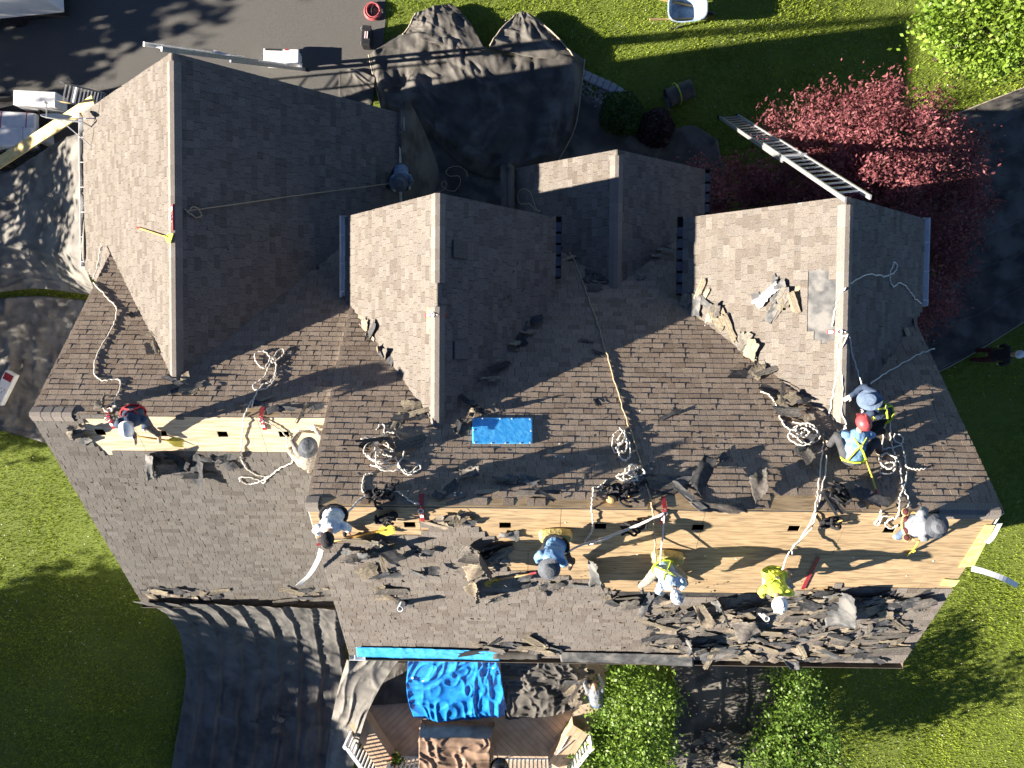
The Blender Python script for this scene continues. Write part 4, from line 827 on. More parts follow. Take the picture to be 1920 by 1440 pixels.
rope(K('CL', (1586, 628, .05), (1572, 642), (1572, 690), (1564, 730), (1556, 770), (1548, 800))+K('MF', (1544, 826), (1540, 860), (1536, 900), (1531, 938, .06))+K('MR', (1524, 970, .08), (1500, 1012, .2), (1478, 1040, .45), (1466, 1068, .6)), 'doubled white rope from the right gable anchor to the roofer in yellow')
rope(K('CL', (1590, 626, .05), (1574, 668), (1580, 720), (1578, 770), (1586, 796))+K('MF', (1570, 815), (1552, 850), (1546, 892), (1536, 938, .06))+K('MR', (1520, 990, .1), (1488, 1024, .3), (1486, 1040, .4)), 'second white rope strand beside the right gable ridge')
rope(K('CL', (1574, 552), (1584, 542, .05))+K('CR', (1600, 528), (1630, 515), (1660, 518), (1674, 512), (1682, 500), (1677, 492), (1671, 504), (1668, 520), (1674, 538), (1686, 530), (1704, 544), (1714, 558), (1727, 569)), 'white rope looping across the shaded side of the right gable')
rope(K('CL', (1560, 612), (1566, 580), (1574, 552)), 'short white rope on the bare patch of the right gable')
rope(K('CR', (1592, 632, .06), (1598, 664, .05), (1608, 700, .1), (1616, 720, .3)), 'white rope from the right gable anchor to the roofer in the blue hat')
rope(K('MF', (1632, 720, .35), (1660, 700, .1), (1694, 680), (1722, 664), (1752, 654)), 'white rope stretched to the right roof edge')
rope(K('MF', (1654, 848), (1656, 818), (1662, 792), (1668, 794), (1670, 822), (1676, 846), (1684, 864), (1690, 880)), 'tall white rope bight right of the red hard hat')
rope(K('MF', (1634, 840), (1648, 842), (1680, 838), (1692, 830), (1690, 818), (1678, 814), (1676, 826), (1690, 836), (1698, 862), (1700, 876), (1720, 880), (1736, 878)), 'white rope figure beyond the red hard hat')
rope(loops('MF', 1664, 872, 19, 22, 3, 23, .08), 'round white rope coil right of the yellow bar')
rope(K('MF', (1688, 876), (1690, 900), (1696, 920), (1704, 940), (1698, 958, .05)), 'white rope from the round coil to the crouching roofer')
rope(K('MF', (1700, 884), (1698, 904), (1688, 930), (1686, 950, .06))+K('MR', (1682, 968), (1668, 974), (1660, 984), (1672, 990), (1684, 984)), 'white rope end looped over the main ridge by the crouching roofer')
rope(K('MR', (1652, 956), (1648, 972), (1640, 980), (1646, 984), (1654, 970), (1668, 968)), 'short white rope with a hook on the bare plywood')
rope(K('MR', (1246, 966, .08), (1243, 1000, .2), (1240, 1030, .35), (1238, 1058, .5)), 'white lanyard of the roofer in the bandana', 'rope', .016, wob=.003)
rope(K('WF', (186, 500), (190, 470), (192, 462), (188, 466), (186, 486), (182, 505), (176, 520)), 'thin white rope at the left edge of the garage roof')
# ------------------------------------------------------------------ ridge anchors
def anchor(k1, k2, px, py, along, label, L=.34):
    """red steel plate folded over the ridge, with a ring"""
    s1, s2 = SL[k1], SL[k2]; p = s1.hit(px, py, 0); root = thing('roof_anchor', tuple(p), label, 'roof anchor', 'red roof anchors')
    mb = MB()
    if along:
        mb.obox(p+s1.N*.02, s1.U, s1.V, s1.N, L*1.5, .075, .012)
        c = p+s1.N*.03; d = s1.U; sd = s1.V; n_ = s1.N
    else:
        u, v = s1.uv(p); t = s1.at(u, s1.L); mb.obox(t-s1.V*L*.5+s1.N*.016, s1.U, s1.V, s1.N, .075, L, .012); mb.obox(t-s2.V*L*.3+s2.N*.016, s2.U, s2.V, s2.N, .075, L*.6, .012)
        c = t-s1.V*.06+s1.N*.03; d = -s1.V; sd = s1.U; n_ = s1.N
    mb.build('anchor_plate', M['red'], root)
    mb = MB(); mb.obox(c+d*.17+n_*.002, d, sd, n_, .07, .06, .004); mb.build('rating_label', M['white'], root)
    mb = MB(); mb.tube([c+n_*.03+(d*math.cos(a)+sd*math.sin(a))*.045 for a in [2*math.pi*k/12 for k in range(13)]], .009, 6); mb.build('ring', M['alu'], root, smooth=True)
    for q in (.06, .12, -.08):
        mb = MB(); mb.lathe(c+d*q-n_*.006, [(.010, 0), (.010, .008), (.002, .01)], 8, (d, sd, n_)); mb.build('bolt', M['alu'], root)
anchor('AL', 'AR', 325, 408, True, 'red roof anchor on the garage ridge'); anchor('BL', 'BR', 820, 590, False, 'red roof anchor across the middle gable ridge')
anchor('MR', 'MF', 790, 956, False, 'red roof anchor at the left part of the main ridge', .38); anchor('MR', 'MF', 1245, 960, False, 'red roof anchor in the middle of the main ridge', .38)
anchor('WR', 'WF', 490, 782, False, 'red roof anchor on the lower ridge near the rope coil'); anchor('WR', 'WF', 206, 786, False, 'red roof anchor on the lower ridge by the white hard hat'); anchor('CL', 'CR', 1588, 622, False, 'red roof anchor across the right gable ridge', .3)
# ------------------------------------------------------------------ tear-off tools
def tearoff(a, b, label, hm='orange', blade=True):
    a, b = Vector(a), Vector(b); d = (b-a).normalized(); sd = d.cross(Vector((0, 0, 1))).normalized(); up = sd.cross(d); root = thing('tear_off_shovel', tuple(a), label, 'shovel')
    mb = MB(); mb.tube([a, a.lerp(b, .5)+up*.01, b], [.016, .017, .017], 8); mb.build('handle', M[hm], root, smooth=True)
    mb = MB(); mb.tube([a-d*.02, a+d*.12], .021, 8); mb.build('grip', M['red'], root)
    if blade:
        e = b; mb = MB(); V = [e-d*.02+sd*.03, e+d*.10+sd*.105, e+d*.24+sd*.10, e+d*.24-sd*.10, e+d*.10-sd*.105, e-d*.02-sd*.03]
        mb.add([v-up*.004 for v in V]+[v+up*.004 for v in V], [(0, 1, 2, 3, 4, 5), (11, 10, 9, 8, 7, 6)]+[(i, (i+1) % 6, (i+1) % 6+6, i+6) for i in range(6)]); mb.build('blade', M['yellow'], root)
        for k in range(6):
            mb = MB(); c = e+d*.255+sd*(-.085+.034*k); mb.obox(c, d, sd, up, .03, .018, .006); mb.build('tooth', M['yellow'], root)
        mb = MB(); mb.tube([e+up*.02-d*.05, e+d*.09+up*.012], [.022, .014], 8); mb.build('socket', M['yellow'], root)
tearoff(Q('WR', 230, 814, .2), Q('WR', 318, 826, .06), 'tear off shovel held by the roofer in the white hard hat')
tearoff(Q('MR', 596, 1021, .24), Q('MR', 712, 996, .06), 'tear off shovel with yellow blade held by the roofer in white')
tearoff(Q('MR', 1004, 1074, .18), Q('MR', 930, 1088, .05), 'pale handled tear off shovel pushed by the roofer in blue', 'wood')
tearoff(Q('CL', 1482, 764, .05), Q('CL', 1408, 690, .05), 'yellow handled tear off shovel lying in the right gable valley', 'orange')
tearoff(Q('MF', 1646, 930, .05), Q('MF', 1624, 862, .12), 'bright yellow pry bar behind the roofer in the red hard hat', 'yellow', False)
tearoff(Q('AL', 258, 427, .06), Q('AL', 312, 444, .06), 'tear off shovel resting against the garage ridge anchor', 'orange')
tearoff(Q('MR', 1724, 1010, .5), Q('MR', 1712, 1032, .08), 'lime green shovel of the crouching roofer', 'yellow')
# steel strap, white drip-edge strips, vent pipes, yellow underlay at the rake
def strip(pts, wd, mat, name, label, cat, up=(0, 0, 1), tw=0.0):
    c = catmull([Vector(p) for p in pts], 5); mb = MB(); V = []
    for i, p in enumerate(c):
        d = (c[min(i+1, len(c)-1)]-c[max(i-1, 0)]).normalized(); sd = d.cross(Vector(up)).normalized(); n_ = sd.cross(d); a = tw*i/len(c); sd = sd*math.cos(a)+n_*math.sin(a); V += [p-sd*wd/2, p+sd*wd/2]
    mb.add(V, [(2*i, 2*i+1, 2*i+3, 2*i+2) for i in range(len(c)-1)]); o = mb.build(name, M[mat], origin=tuple(c[0])); md = o.modifiers.new('thickness', 'SOLIDIFY'); md.thickness = .004; return tag(o, label, cat)
strip([Q('MR', 602, 1030, .25), Q('MR', 596, 1050, .2), Q('MR', 580, 1078, .08), Q('MR', 558, 1098, .08)], .085, 'white', 'metal_strip', 'bent white metal strip left of the roofer in white', 'metal strip', tw=1.0)
strip([Q('MR', 1822, 1066, .05), Q('MR', 1846, 1072, .12), Q('MR', 1880, 1084, .16), Q('MR', 1908, 1098, .1)], .10, 'white', 'metal_strip', 'white metal strip sticking out past the right roof edge', 'metal strip')
strip([Q('MR', 1875, 982, .02), Q('MR', 1862, 1006, .02), Q('MR', 1850, 1018, .03)], .09, 'white', 'metal_strip', 'white drip edge at the right end of the main ridge', 'metal strip')
strip([Q('MR', 1534, 1046, .02), Q('MR', 1505, 1105, .02)], .07, 'red', 'metal_strip', 'flat red steel bar lying on the bare plywood', 'steel bar', up=SL['MR'].N)
def vent(px, py, label, h=.42):
    p = Q('MR', px, py, 0); root = thing('vent_pipe', tuple(p), label, 'vent pipe'); mb = MB(); mb.lathe(p-Vector((0, 0, .1)), [(.055, 0), (.055, h+.1), (.045, h+.1), (.045, h-.1)], 16); mb.build('pipe', M['white'], root, smooth=True)
    s = SL['MR']; mb = MB(); mb.obox(p+s.N*.016, s.U, s.V, s.N, .34, .34, .006); mb.build('flashing', M['felt'], root); mb = MB(); mb.lathe(p, [(.10, .01), (.075, .06), (.06, .12)], 14); mb.build('boot_collar', M['dark'], root, smooth=True)
vent(757, 1128, 'white plastic vent pipe on the left of the main rear slope'); vent(1424, 1146, 'white vent pipe among torn shingles below the roofer in yellow')
M['underlay'] = material('yellow rake underlay', (.55, .58, .16), (.66, .68, .28), scale=9, rough=.8)
s = SL['MR']
for q, lab in (([(1846, 985), (1866, 985), (1826, 1062), (1796, 1064)], 'long yellow green plywood strip along the right rake'), ([(1768, 1086), (1800, 1088), (1790, 1100), (1762, 1098)], 'small yellow plywood patch near the right rake')):
    mb = MB(); a = [s.hit(*c, .004) for c in q]; b = [s.hit(*c, .012) for c in q]; mb.hexa(a+b); tag(mb.build('painted_panel', M['underlay'], origin=tuple(a[0])), lab, 'panel')
# blue patch over the skylight
s = SL['MF']; q = [(885, 783), (998, 783), (999, 832), (886, 832)]; a = [s.hit(*c, .005) for c in q]; b = [s.hit(c[0], c[1], .06) for c in q]; root = thing('skylight_cover', tuple(a[0]), 'bright blue sheet nailed over a skylight on the front slope', 'skylight cover')
mb = MB(); mb.hexa(a+b); o = mb.build('sheet', M['skyblue'], root); md = o.modifiers.new('soft', 'BEVEL'); md.width = .02; md.segments = 2
for c in ((888, 786), (905, 785), (938, 785), (960, 785), (994, 786), (996, 808), (994, 830), (976, 831), (948, 831), (922, 831), (890, 830), (888, 806)):
    mb = MB(); mb.lathe(s.hit(c[0], c[1], .062), [(.017, 0), (.017, .004), (.004, .006)], 8, (s.U, s.V, s.N)); mb.build('cap_nail', M['white'], root)
# heaps of belts and harnesses left on the ridge
def heap(key, px, py, label, seed, n=9, sp=.22, tan=True):
    rr = random.Random(seed); c = Q(key, px, py, .02); root = thing('tool_belt', tuple(c), label, 'tool belt'); s = SL[key]
    for i in range(n):
        a = rr.uniform(0, 6.28); b = c+(s.U*math.cos(a)+s.V*math.sin(a))*rr.uniform(0, sp)+s.N*rr.uniform(.02, .1); pts = [b+(s.U*math.cos(a+k*.8)+s.V*math.sin(a+k*.8)*.7)*rr.uniform(.08, .16)+s.N*rr.uniform(0, .12) for k in range(5)]
        mb = MB(); mb.tube(catmull(pts, 3), .022, 5); mb.build('strap', F_['black'], root)
    for i in range(3):
        b = c+s.U*rr.uniform(-sp, sp)+s.V*rr.uniform(-sp, sp)*.6+s.N*.06; mb = MB(); ell(mb, b, s.U*.09, s.V*.07, s.N*.07); mb.build('pouch', F_['leather' if tan and i == 0 else 'black'], root, smooth=True)
    mb = MB(); mb.tube([c+s.N*.1, c+s.N*.12+s.U*.14+s.V*.1], .012, 6); mb.build('hammer_handle', M['orange'], root)
heap('MF', 1162, 928, 'heap of black belts with a tan pouch on the main ridge', 2, 11); heap('MF', 716, 930, 'heap of black tool belts near the left ridge anchor', 3, 9, tan=False); heap('MR', 726, 966, 'black tool belt hanging over the ridge by the left anchor', 9, 5, .12, tan=False)
heap('MF', 1570, 938, 'black tool belt left on the ridge below the red hard hat', 4, 8); heap('MR', 1186, 978, 'dark strap bundle hanging over the main ridge', 5, 5, .14); heap('MR', 1556, 972, 'grey strap bundle on the bare plywood', 6, 5, .12, tan=False)
# ------------------------------------------------------------------ torn shingles
def scrapmat(name, tan1, tan2, gr1, gr2):
    mt = material(name, tan1, tan2, scale=16, rough=.95, bump=.3, bscale=110, tint='object', rnd=.3, spec=.15); n = mt.node_tree.nodes; l = mt.node_tree.links; b = n['Principled BSDF']
    src = b.inputs['Base Color'].links[0].from_socket; tc = n.new('ShaderNodeTexCoord'); sx = n.new('ShaderNodeSeparateXYZ'); l.new(tc.outputs['Object'], sx.inputs[0])
    gt = n.new('ShaderNodeMath'); gt.operation = 'LESS_THAN'; l.new(sx.outputs[1], gt.inputs[0]); gt.inputs[1].default_value = -.01
    mx = n.new('ShaderNodeMix'); mx.data_type = 'RGBA'; mx.blend_type = 'MULTIPLY'; l.new(gt.outputs[0], mx.inputs[0]); l.new(src, mx.inputs[6]); mx.inputs[7].default_value = (.82, .80, .84, 1)
    ab = n.new('ShaderNodeMath'); ab.operation = 'COMPARE'; l.new(sx.outputs[1], ab.inputs[0]); ab.inputs[1].default_value = .03; ab.inputs[2].default_value = .006
    m2 = n.new('ShaderNodeMix'); m2.data_type = 'RGBA'; m2.blend_type = 'MULTIPLY'; l.new(ab.outputs[0], m2.inputs[0]); l.new(mx.outputs[2], m2.inputs[6]); m2.inputs[7].default_value = (.4, .4, .42, 1)
    l.new(m2.outputs[2], b.inputs['Base Color']); return mt
SM = [scrapmat('torn shingle tan', (.21, .18, .13), (.32, .28, .21), 0, 0), scrapmat('torn shingle grey', (.12, .112, .10), (.20, .185, .16), 0, 0), M['scrapback'], M['felt']]
M['tar'] = material('pale tar strip', (.42, .42, .43), (.66, .66, .68), scale=20, rough=.6)
def scrap_mesh(seed, L, Wd, curl, mat, jag=.022):
    r = random.Random(seed); nx_, ny_ = 7, 4; V = []
    for j in range(ny_+1):
        for i in range(nx_+1):
            x = (i/nx_-.5)*L; y = (j/ny_-.5)*Wd
            if i in (0, nx_): x += r.uniform(-jag, jag)*3
            if j in (0, ny_) and r.random() < .6: y += r.uniform(-jag, jag)
            t = x/L*2*curl; z = abs(curl)*L*.22*(x/(L/2))**2*(1 if curl > 0 else -1) + .012*math.sin(y*17+seed)+r.uniform(-.004, .004)
            if curl < 0: z += abs(curl)*L*.22
            V.append((x*(1-.12*abs(curl)*(abs(x)/(L/2))**2), y, z))
    w_ = nx_+1; Fq = [(j*w_+i, j*w_+i+1, (j+1)*w_+i+1, (j+1)*w_+i) for j in range(ny_) for i in range(nx_)]
    drop = set(r.sample(range(len(Fq)), 3)) & {k for k in range(len(Fq)) if k % nx_ in (0, nx_-1)}
    Fq = [f for k, f in enumerate(Fq) if k not in drop]
    # lower skin for thickness
    n = len(V); V2 = V+[(x, y, z-.004) for x, y, z in V]; F2 = Fq+[tuple(q+n for q in f[::-1]) for f in Fq]
    ed = {}
    for f in Fq:
        for a, b in zip(f, f[1:]+f[:1]): ed[(a, b)] = 1
    F2 += [(b, a, a+n, b+n) for (a, b) in ed if (b, a) not in ed]
    me = bpy.data.meshes.new('shingle_scrap'); me.from_pydata(V2, [], F2); me.materials.append(mat); return me
VAR = {k: [scrap_mesh(100*k+i, L, W_, c, SM[k]) for i, (L, W_, c) in enumerate(((.9, .3, .05), (.62, .3, .15), (.42, .28, -.15), (.75, .17, .08), (.34, .24, .25), (.5, .33, -.2), (.28, .2, .06), (.98, .15, -.08)))] for k in range(4)}
NS = [0]; PLACED = []
SHAPE = ('long', 'broad', 'short', 'narrow', 'curled', 'arched', 'small', 'slim'); TONE = ('tan', 'grey brown', 'dark backed', 'charcoal felt'); AREA = (.27, .19, .12, .13, .08, .165, .056, .147)
def put(kind, vi, p, U, V_, N, a, tilt, sc, label):
    rr = random.Random(NS[0]); NS[0] += 1
    X = (U*math.cos(a)+V_*math.sin(a)); n_ = (N+X*rr.uniform(-tilt, tilt)+N.cross(X)*rr.uniform(-tilt, tilt)).normalized(); X = (X-n_*X.dot(n_)).normalized(); Y = n_.cross(X); mt = Matrix.Identity(4)
    for q in range(3): mt[q][0], mt[q][1], mt[q][2], mt[q][3] = X[q]*sc, Y[q]*sc, n_[q]*sc, p[q]
    PLACED.append((AREA[vi]*sc*sc/(CAM_H-p.z)**2, kind, vi, mt, label))
def flush():
    PLACED.sort(key=lambda t: -t[0]); mb = MB(); mi = []
    for i, (sc_, kind, vi, mt, label) in enumerate(PLACED):
        me = VAR[kind][vi]
        if i < 285:
            o = bpy.data.objects.new('shingle_scrap', me); COL.objects.link(o); o.matrix_world = mt; tag(o, f'{SHAPE[vi]} {TONE[kind]} '+label, 'shingle scrap', label.split(',')[0])
        else:
            mb.add([mt@v.co for v in me.vertices], [tuple(p.vertices) for p in me.polygons]); mi += [kind]*len(me.polygons)
    o = mb.build('shingle_litter', SM[0])
    for m_ in SM[1:]: o.data.materials.append(m_)
    o.data.polygons.foreach_set('material_index', mi); tag(o, 'smaller torn shingle litter strewn among the larger pieces', 'debris', kind='stuff')
def scatter(key, poly, n, label, mix=(6, 4, 2, 1), smin=.5, smax=1.0, lift=.09, tilt=.22, seed=0, flat=None, z=None, small=0.0):
    rr = random.Random(seed+77); xs = [p[0] for p in poly]; ys = [p[1] for p in poly]; k = 0; tries = 0
    while k < n and tries < 5000:
        tries += 1; x, y = rr.uniform(min(xs), max(xs)), rr.uniform(min(ys), max(ys))
        if not inpoly(np.array([x]), np.array([y]), poly)[0]: continue
        lab = label
        if label.endswith('eave heap'): lab = label+(', left end' if x < 1340 else ', under the yellow shirt' if x < 1480 else ', by the bent felt' if x < 1600 else ', near the right rake')+(', upper row' if y < 1150 else ', lower row' if y > 1195 else '')
        kind = rr.choices(range(4), mix)[0]; vi = rr.randrange(8); h = .025+rr.random()**1.5*lift; a = rr.gauss(0, .4) if rr.random() < .75 else rr.uniform(0, 6.28); sc = rr.uniform(smin, smax)
        if z is None: s = SL[key]; put(kind, vi, s.hit(x, y, h), s.U, s.V, s.N, a, tilt, sc, lab)
        else: put(kind, vi, P(x, y, z+h), Vector((1, 0, 0)), Vector((0, 1, 0)), Vector((0, 0, 1)), a, tilt, sc, label)
        k += 1
def band(a, b, w_):   # polygon around a line in the picture
    d = Vector((b[0]-a[0], b[1]-a[1])).normalized(); n_ = Vector((-d.y, d.x))*w_; return [(a[0]+n_.x, a[1]+n_.y), (b[0]+n_.x, b[1]+n_.y), (b[0]-n_.x, b[1]-n_.y), (a[0]-n_.x, a[1]-n_.y)]
scatter('MR', [(1210, 1160), (1270, 1140), (1420, 1130), (1560, 1112), (1738, 1116), (1742, 1128), (1658, 1240), (1300, 1238), (1200, 1222)], 240, 'shingle in the rear eave heap', (5, 5, 3, 2), .4, .95, lift=.10, tilt=.10, seed=1)
scatter('MR', [(1500, 1112), (1735, 1114), (1738, 1126), (1560, 1150), (1490, 1140)], 16, 'torn shingle at the edge of the bare plywood', (2, 2, 5, 4), lift=.15, tilt=.3, seed=2)
scatter('MR', [(600, 1016), (690, 1008), (800, 1020), (812, 1070), (740, 1090), (640, 1060)], 20, 'torn shingle below the roofer in white', (2, 3, 5, 3), .5, .9, lift=.16, tilt=.35, seed=3)
scatter('MR', [(860, 1030), (930, 1024), (960, 1070), (940, 1130), (870, 1110)], 11, 'torn shingle piled left of the roofer in blue', (4, 3, 3, 2), .6, 1.0, lift=.14, tilt=.35, seed=4)
scatter('MR', [(960, 1080), (1130, 1096), (1150, 1120), (1000, 1116)], 9, 'scattered torn shingle below the bare plywood edge', (1, 3, 5, 2), .4, .7, .06, .2, seed=5)
scatter('MR', [(800, 962), (870, 966), (890, 990), (810, 984)], 8, 'torn shingle bunch right of the left ridge anchor', (3, 4, 3, 2), .4, .8, .12, .35, seed=6)
scatter('MR', [(850, 1206), (1010, 1204), (1060, 1226), (860, 1226)], 14, 'torn shingle along the rear eave above the blue tarp', (4, 3, 4, 1), .5, .9, .07, .2, seed=7)
scatter('MR', [(1120, 1116), (1280, 1128), (1280, 1150), (1140, 1132)], 9, 'torn shingle below the roofer in the bandana', (4, 2, 3, 2), .5, .9, .08, .25, seed=8)
scatter('MR', [(715, 1105), (760, 1110), (770, 1126), (720, 1126)], 4, 'loose shingle beside the left vent pipe', (5, 2, 1, 1), .5, .8, .05, .15, seed=9)
scatter('WR', [(272, 1106), (330, 1100), (460, 1112), (470, 1130), (280, 1124)], 15, 'torn shingle along the lower rear eave, left end', (5, 3, 3, 0), .45, .8, .05, .15, seed=10)
scatter('WR', [(520, 1110), (620, 1104), (634, 1130), (520, 1132)], 9, 'torn shingle along the lower rear eave, right end', (6, 2, 1, 0), .5, .85, .05, .12, seed=11)
scatter('WR', [(270, 846), (330, 842), (436, 858), (430, 890), (320, 900), (272, 880)], 13, 'torn shingle below the lower ridge plywood', (2, 3, 5, 2), .5, .95, .14, .35, seed=12)
scatter('WR', [(128, 806), (150, 800), (184, 840), (160, 852)], 5, 'shingle at the left end of the lower ridge', (3, 3, 2, 1), .45, .8, .08, .3, seed=13)
scatter('MF', band((1028, 555), (862, 775), 16), 17, 'torn shingle in the shaded valley right of the middle gable', (2, 3, 4, 0), .45, .8, .1, .3, seed=14)
scatter('BL', band((650, 556), (730, 690), 12), 10, 'lifted shingle along the left valley of the middle gable', (5, 3, 2, 0), .4, .75, .08, .3, seed=15)
scatter('MF', [(735, 745), (775, 755), (795, 790), (740, 796)], 5, 'torn shingle at the lower left of the middle gable', (4, 2, 2, 0), .5, .9, .06, .2, seed=16)
scatter('MD', band((1056, 445), (1130, 535), 15), 11, 'torn shingle in the left porch valley', (1, 3, 5, 0), .4, .8, .08, .2, seed=17)
scatter('MD', band((1262, 420), (1180, 535), 15), 11, 'torn shingle in the right porch valley', (1, 3, 5, 0), .4, .8, .08, .2, seed=18)
scatter('CL', band((1288, 545), (1400, 665), 17), 17, 'lifted shingle along the left valley of the right gable', (5, 4, 0, 1), .5, .9, .07, .2, seed=19)
scatter('CL', [(1412, 560), (1460, 530), (1510, 560), (1500, 595), (1440, 585)], 8, 'torn shingle around the hole in the right gable', (3, 3, 0, 3), .4, .75, .08, .25, seed=20)
scatter('MF', band((1400, 690), (1540, 800), 18), 12, 'torn shingle in the lower valley of the right gable', (4, 3, 3, 0), .45, .85, .1, .3, seed=21)
scatter('MF', [(1500, 810), (1560, 815), (1560, 870), (1510, 860)], 7, 'torn shingle below the right gable tip', (3, 3, 3, 0), .5, .85, .1, .3, seed=22)
scatter('MF', [(660, 810), (770, 800), (780, 860), (690, 880)], 10, 'upturned shingle among the large rope tangle', (4, 3, 3, 0), .45, .8, .16, .4, seed=23)
scatter('MF', [(790, 890), (1010, 900), (1080, 935), (800, 938)], 10, 'loose shingle just above the main ridge', (2, 4, 3, 1), .4, .75, .08, .3, seed=24)
scatter('MF', [(1200, 890), (1240, 880), (1300, 930), (1230, 940)], 5, 'piece by the middle ridge anchor', (0, 2, 2, 5), .6, 1.0, .04, .1, seed=25)
scatter('WF', [(312, 704), (370, 714), (360, 744), (310, 735)], 6, 'torn shingle at the tip of the garage gable', (3, 3, 3, 0), .45, .75, .08, .3, seed=26)
scatter('AR', band((630, 490), (540, 560), 9), 5, 'torn shingle in the shaded garage valley', (1, 3, 3, 0), .35, .6, .05, .2, seed=27)
scatter('WF', band((246, 566), (288, 652), 10), 4, 'lifted shingle along the sunlit garage valley', (3, 3, 2, 0), .45, .75, .06, .25, seed=28)
scatter('WF', [(470, 745), (600, 752), (606, 772), (480, 776)], 6, 'loose shingle on the lower ridge right of the anchor', (2, 4, 2, 1), .4, .7, .06, .2, seed=29)
scatter('MF', [(1040, 640), (1340, 600), (1360, 860), (1100, 760)], 7, 'scrap on the open front slope', (0, 2, 6, 0), .3, .5, .02, .1, seed=30)
scatter('CR', band((1716, 600), (1660, 690), 9), 4, 'torn shingle in the shaded valley of the right gable', (1, 4, 2, 0), .4, .7, .05, .15, seed=31)
scatter('MF', [(1560, 925), (1640, 925), (1640, 945), (1560, 945)], 5, 'torn shingle by the belt near the right ridge', (2, 2, 4, 2), .4, .7, .08, .3, seed=32)
scatter(None, [(500, 1190), (560, 1190), (552, 1330), (530, 1400), (480, 1400)], 16, 'torn shingle fallen on the charcoal cloth', (2, 3, 4, 0), .4, .8, .08, .2, seed=33, z=.35)
scatter(None, [(1272, 1376), (1400, 1372), (1396, 1446), (1262, 1446)], 24, 'torn shingle fallen at the foot of the rear cloth', (6, 3, 1, 0), .5, .9, .12, .2, seed=34, z=.42)
scatter(None, [(1046, 1252), (1110, 1256), (1112, 1320), (1076, 1322)], 12, 'torn shingle heaped on the deck corner', (6, 3, 1, 0), .5, .95, .15, .25, seed=35, z=1.5)
flush()
# bigger curled sheets of felt and shingle
def sheet(key, corners, label, mat='felt', curl=.25, seed=0, bend='v', nu=16, nv=14, cat='felt sheet'):
    s = SL[key]; c = [s.hit(p[0], p[1], p[2]) for p in corners]   # order: tl, tr, br, bl
    r = np.random.default_rng(seed); V = []
    for j in range(nv):
        for i in range(nu):
            a, b = i/(nu-1), j/(nv-1); p = (c[0]*(1-a)+c[1]*a)*(1-b)+(c[3]*(1-a)+c[2]*a)*b; t = a if bend == 'u' else b
            h = curl*(t**2.2)+.05*math.sin(a*5+seed)*math.sin(b*4+seed*2)+r.uniform(-.006, .006); e = .02 if i in (0, nu-1) or j in (0, nv-1) else 0
            back = (s.V if bend == 'v' else -s.U)*(curl*.7*max(0, t-.55)**1.6*2)
            V.append(p+s.N*max(.01, h+.02)+back+s.U*r.uniform(-e, e)+s.V*r.uniform(-e, e))
    Fq = [(j*nu+i, j*nu+i+1, (j+1)*nu+i+1, (j+1)*nu+i) for j in range(nv-1) for i in range(nu-1)]
    mb = MB(); mb.add(V, Fq); o = mb.build('felt_sheet', M[mat] if isinstance(mat, str) else mat, origin=tuple(c[0]), smooth=True); md = o.modifiers.new('thickness', 'SOLIDIFY'); md.thickness = .006; tag(o, label, cat)
sheet('MR', [(1540, 1112, .05), (1604, 1104, .12), (1606, 1160, .16), (1548, 1176, .05)], 'large bent grey felt sheet standing at the plywood edge', curl=.22, seed=1, bend='u')
sheet('MR', [(1104, 1050, .02), (1128, 1046, .15), (1144, 1092, .1), (1104, 1096, .02)], 'curled grey felt flap right of the roofer in blue', curl=.28, seed=2, bend='u')
sheet('MR', [(878, 1024, .1), (910, 1024, .2), (936, 1066, .1), (896, 1052, .05)], 'rolled back shingle sheet left of the roofer in blue', SM[1], .28, 3, 'u', cat='shingle sheet')
sheet('MR', [(866, 1062, .03), (912, 1048, .06), (930, 1066, .06), (880, 1084, .03)], 'tan shingle underside showing left of the roofer in blue', SM[0], .04, 4, cat='shingle sheet')
sheet('MR', [(868, 1098, .03), (906, 1076, .1), (904, 1112, .2), (896, 1124, .03)], 'folded shingle flap at the blade of the pale shovel', SM[0], .25, 5, 'u', cat='shingle sheet')
sheet('MR', [(660, 1046, .03), (690, 1018, .2), (706, 1024, .25), (690, 1048, .05)], 'light felt curl below the roofer in white', curl=.2, seed=6, bend='u')
sheet('MR', [(1330, 1122, .02), (1356, 1118, .12), (1370, 1150, .2), (1348, 1146, .05)], 'dark felt horn sticking up at the plywood edge', curl=.25, seed=7, bend='u')
sheet('MR', [(1286, 1198, .05), (1300, 1196, .2), (1306, 1216, .2), (1290, 1226, .04)], 'pale rolled felt piece in the eave heap', curl=.2, seed=8, bend='u')
sheet('MR', [(1462, 1230, .1), (1500, 1240, .1), (1496, 1250, .1), (1484, 1252, .1)], 'dark felt tongue hanging over the right rear eave', curl=.05, seed=9)
sheet('MR', [(1370, 1168, .1), (1416, 1160, .14), (1426, 1184, .12), (1384, 1200, .1)], 'flat shingle sheet lying on the heap below the vent pipe', SM[1], .05, 10, cat='shingle sheet')
sheet('MR', [(1300, 1136, .06), (1320, 1132, .1), (1344, 1166, .1), (1316, 1178, .06)], 'long tan shingle strip slanting across the heap', SM[0], .04, 11, cat='shingle sheet')
sheet('MF', [(1320, 852, .06), (1346, 862, .1), (1312, 934, .12), (1290, 906, .06)], 'large dark shingle bundle leaning above the main ridge', M['scrapback'], .08, 12, cat='shingle sheet')
sheet('MF', [(1402, 896, .06), (1440, 882, .1), (1442, 926, .12), (1416, 944, .06)], 'second folded shingle bundle above the main ridge', SM[1], .12, 13, 'u', cat='shingle sheet')
sheet('MF', [(1290, 942, .02), (1390, 944, .02), (1400, 962, .0), (1312, 962, .0)], 'row of old ridge shingles lying along the bare ridge', SM[1], .03, 14, cat='shingle sheet')
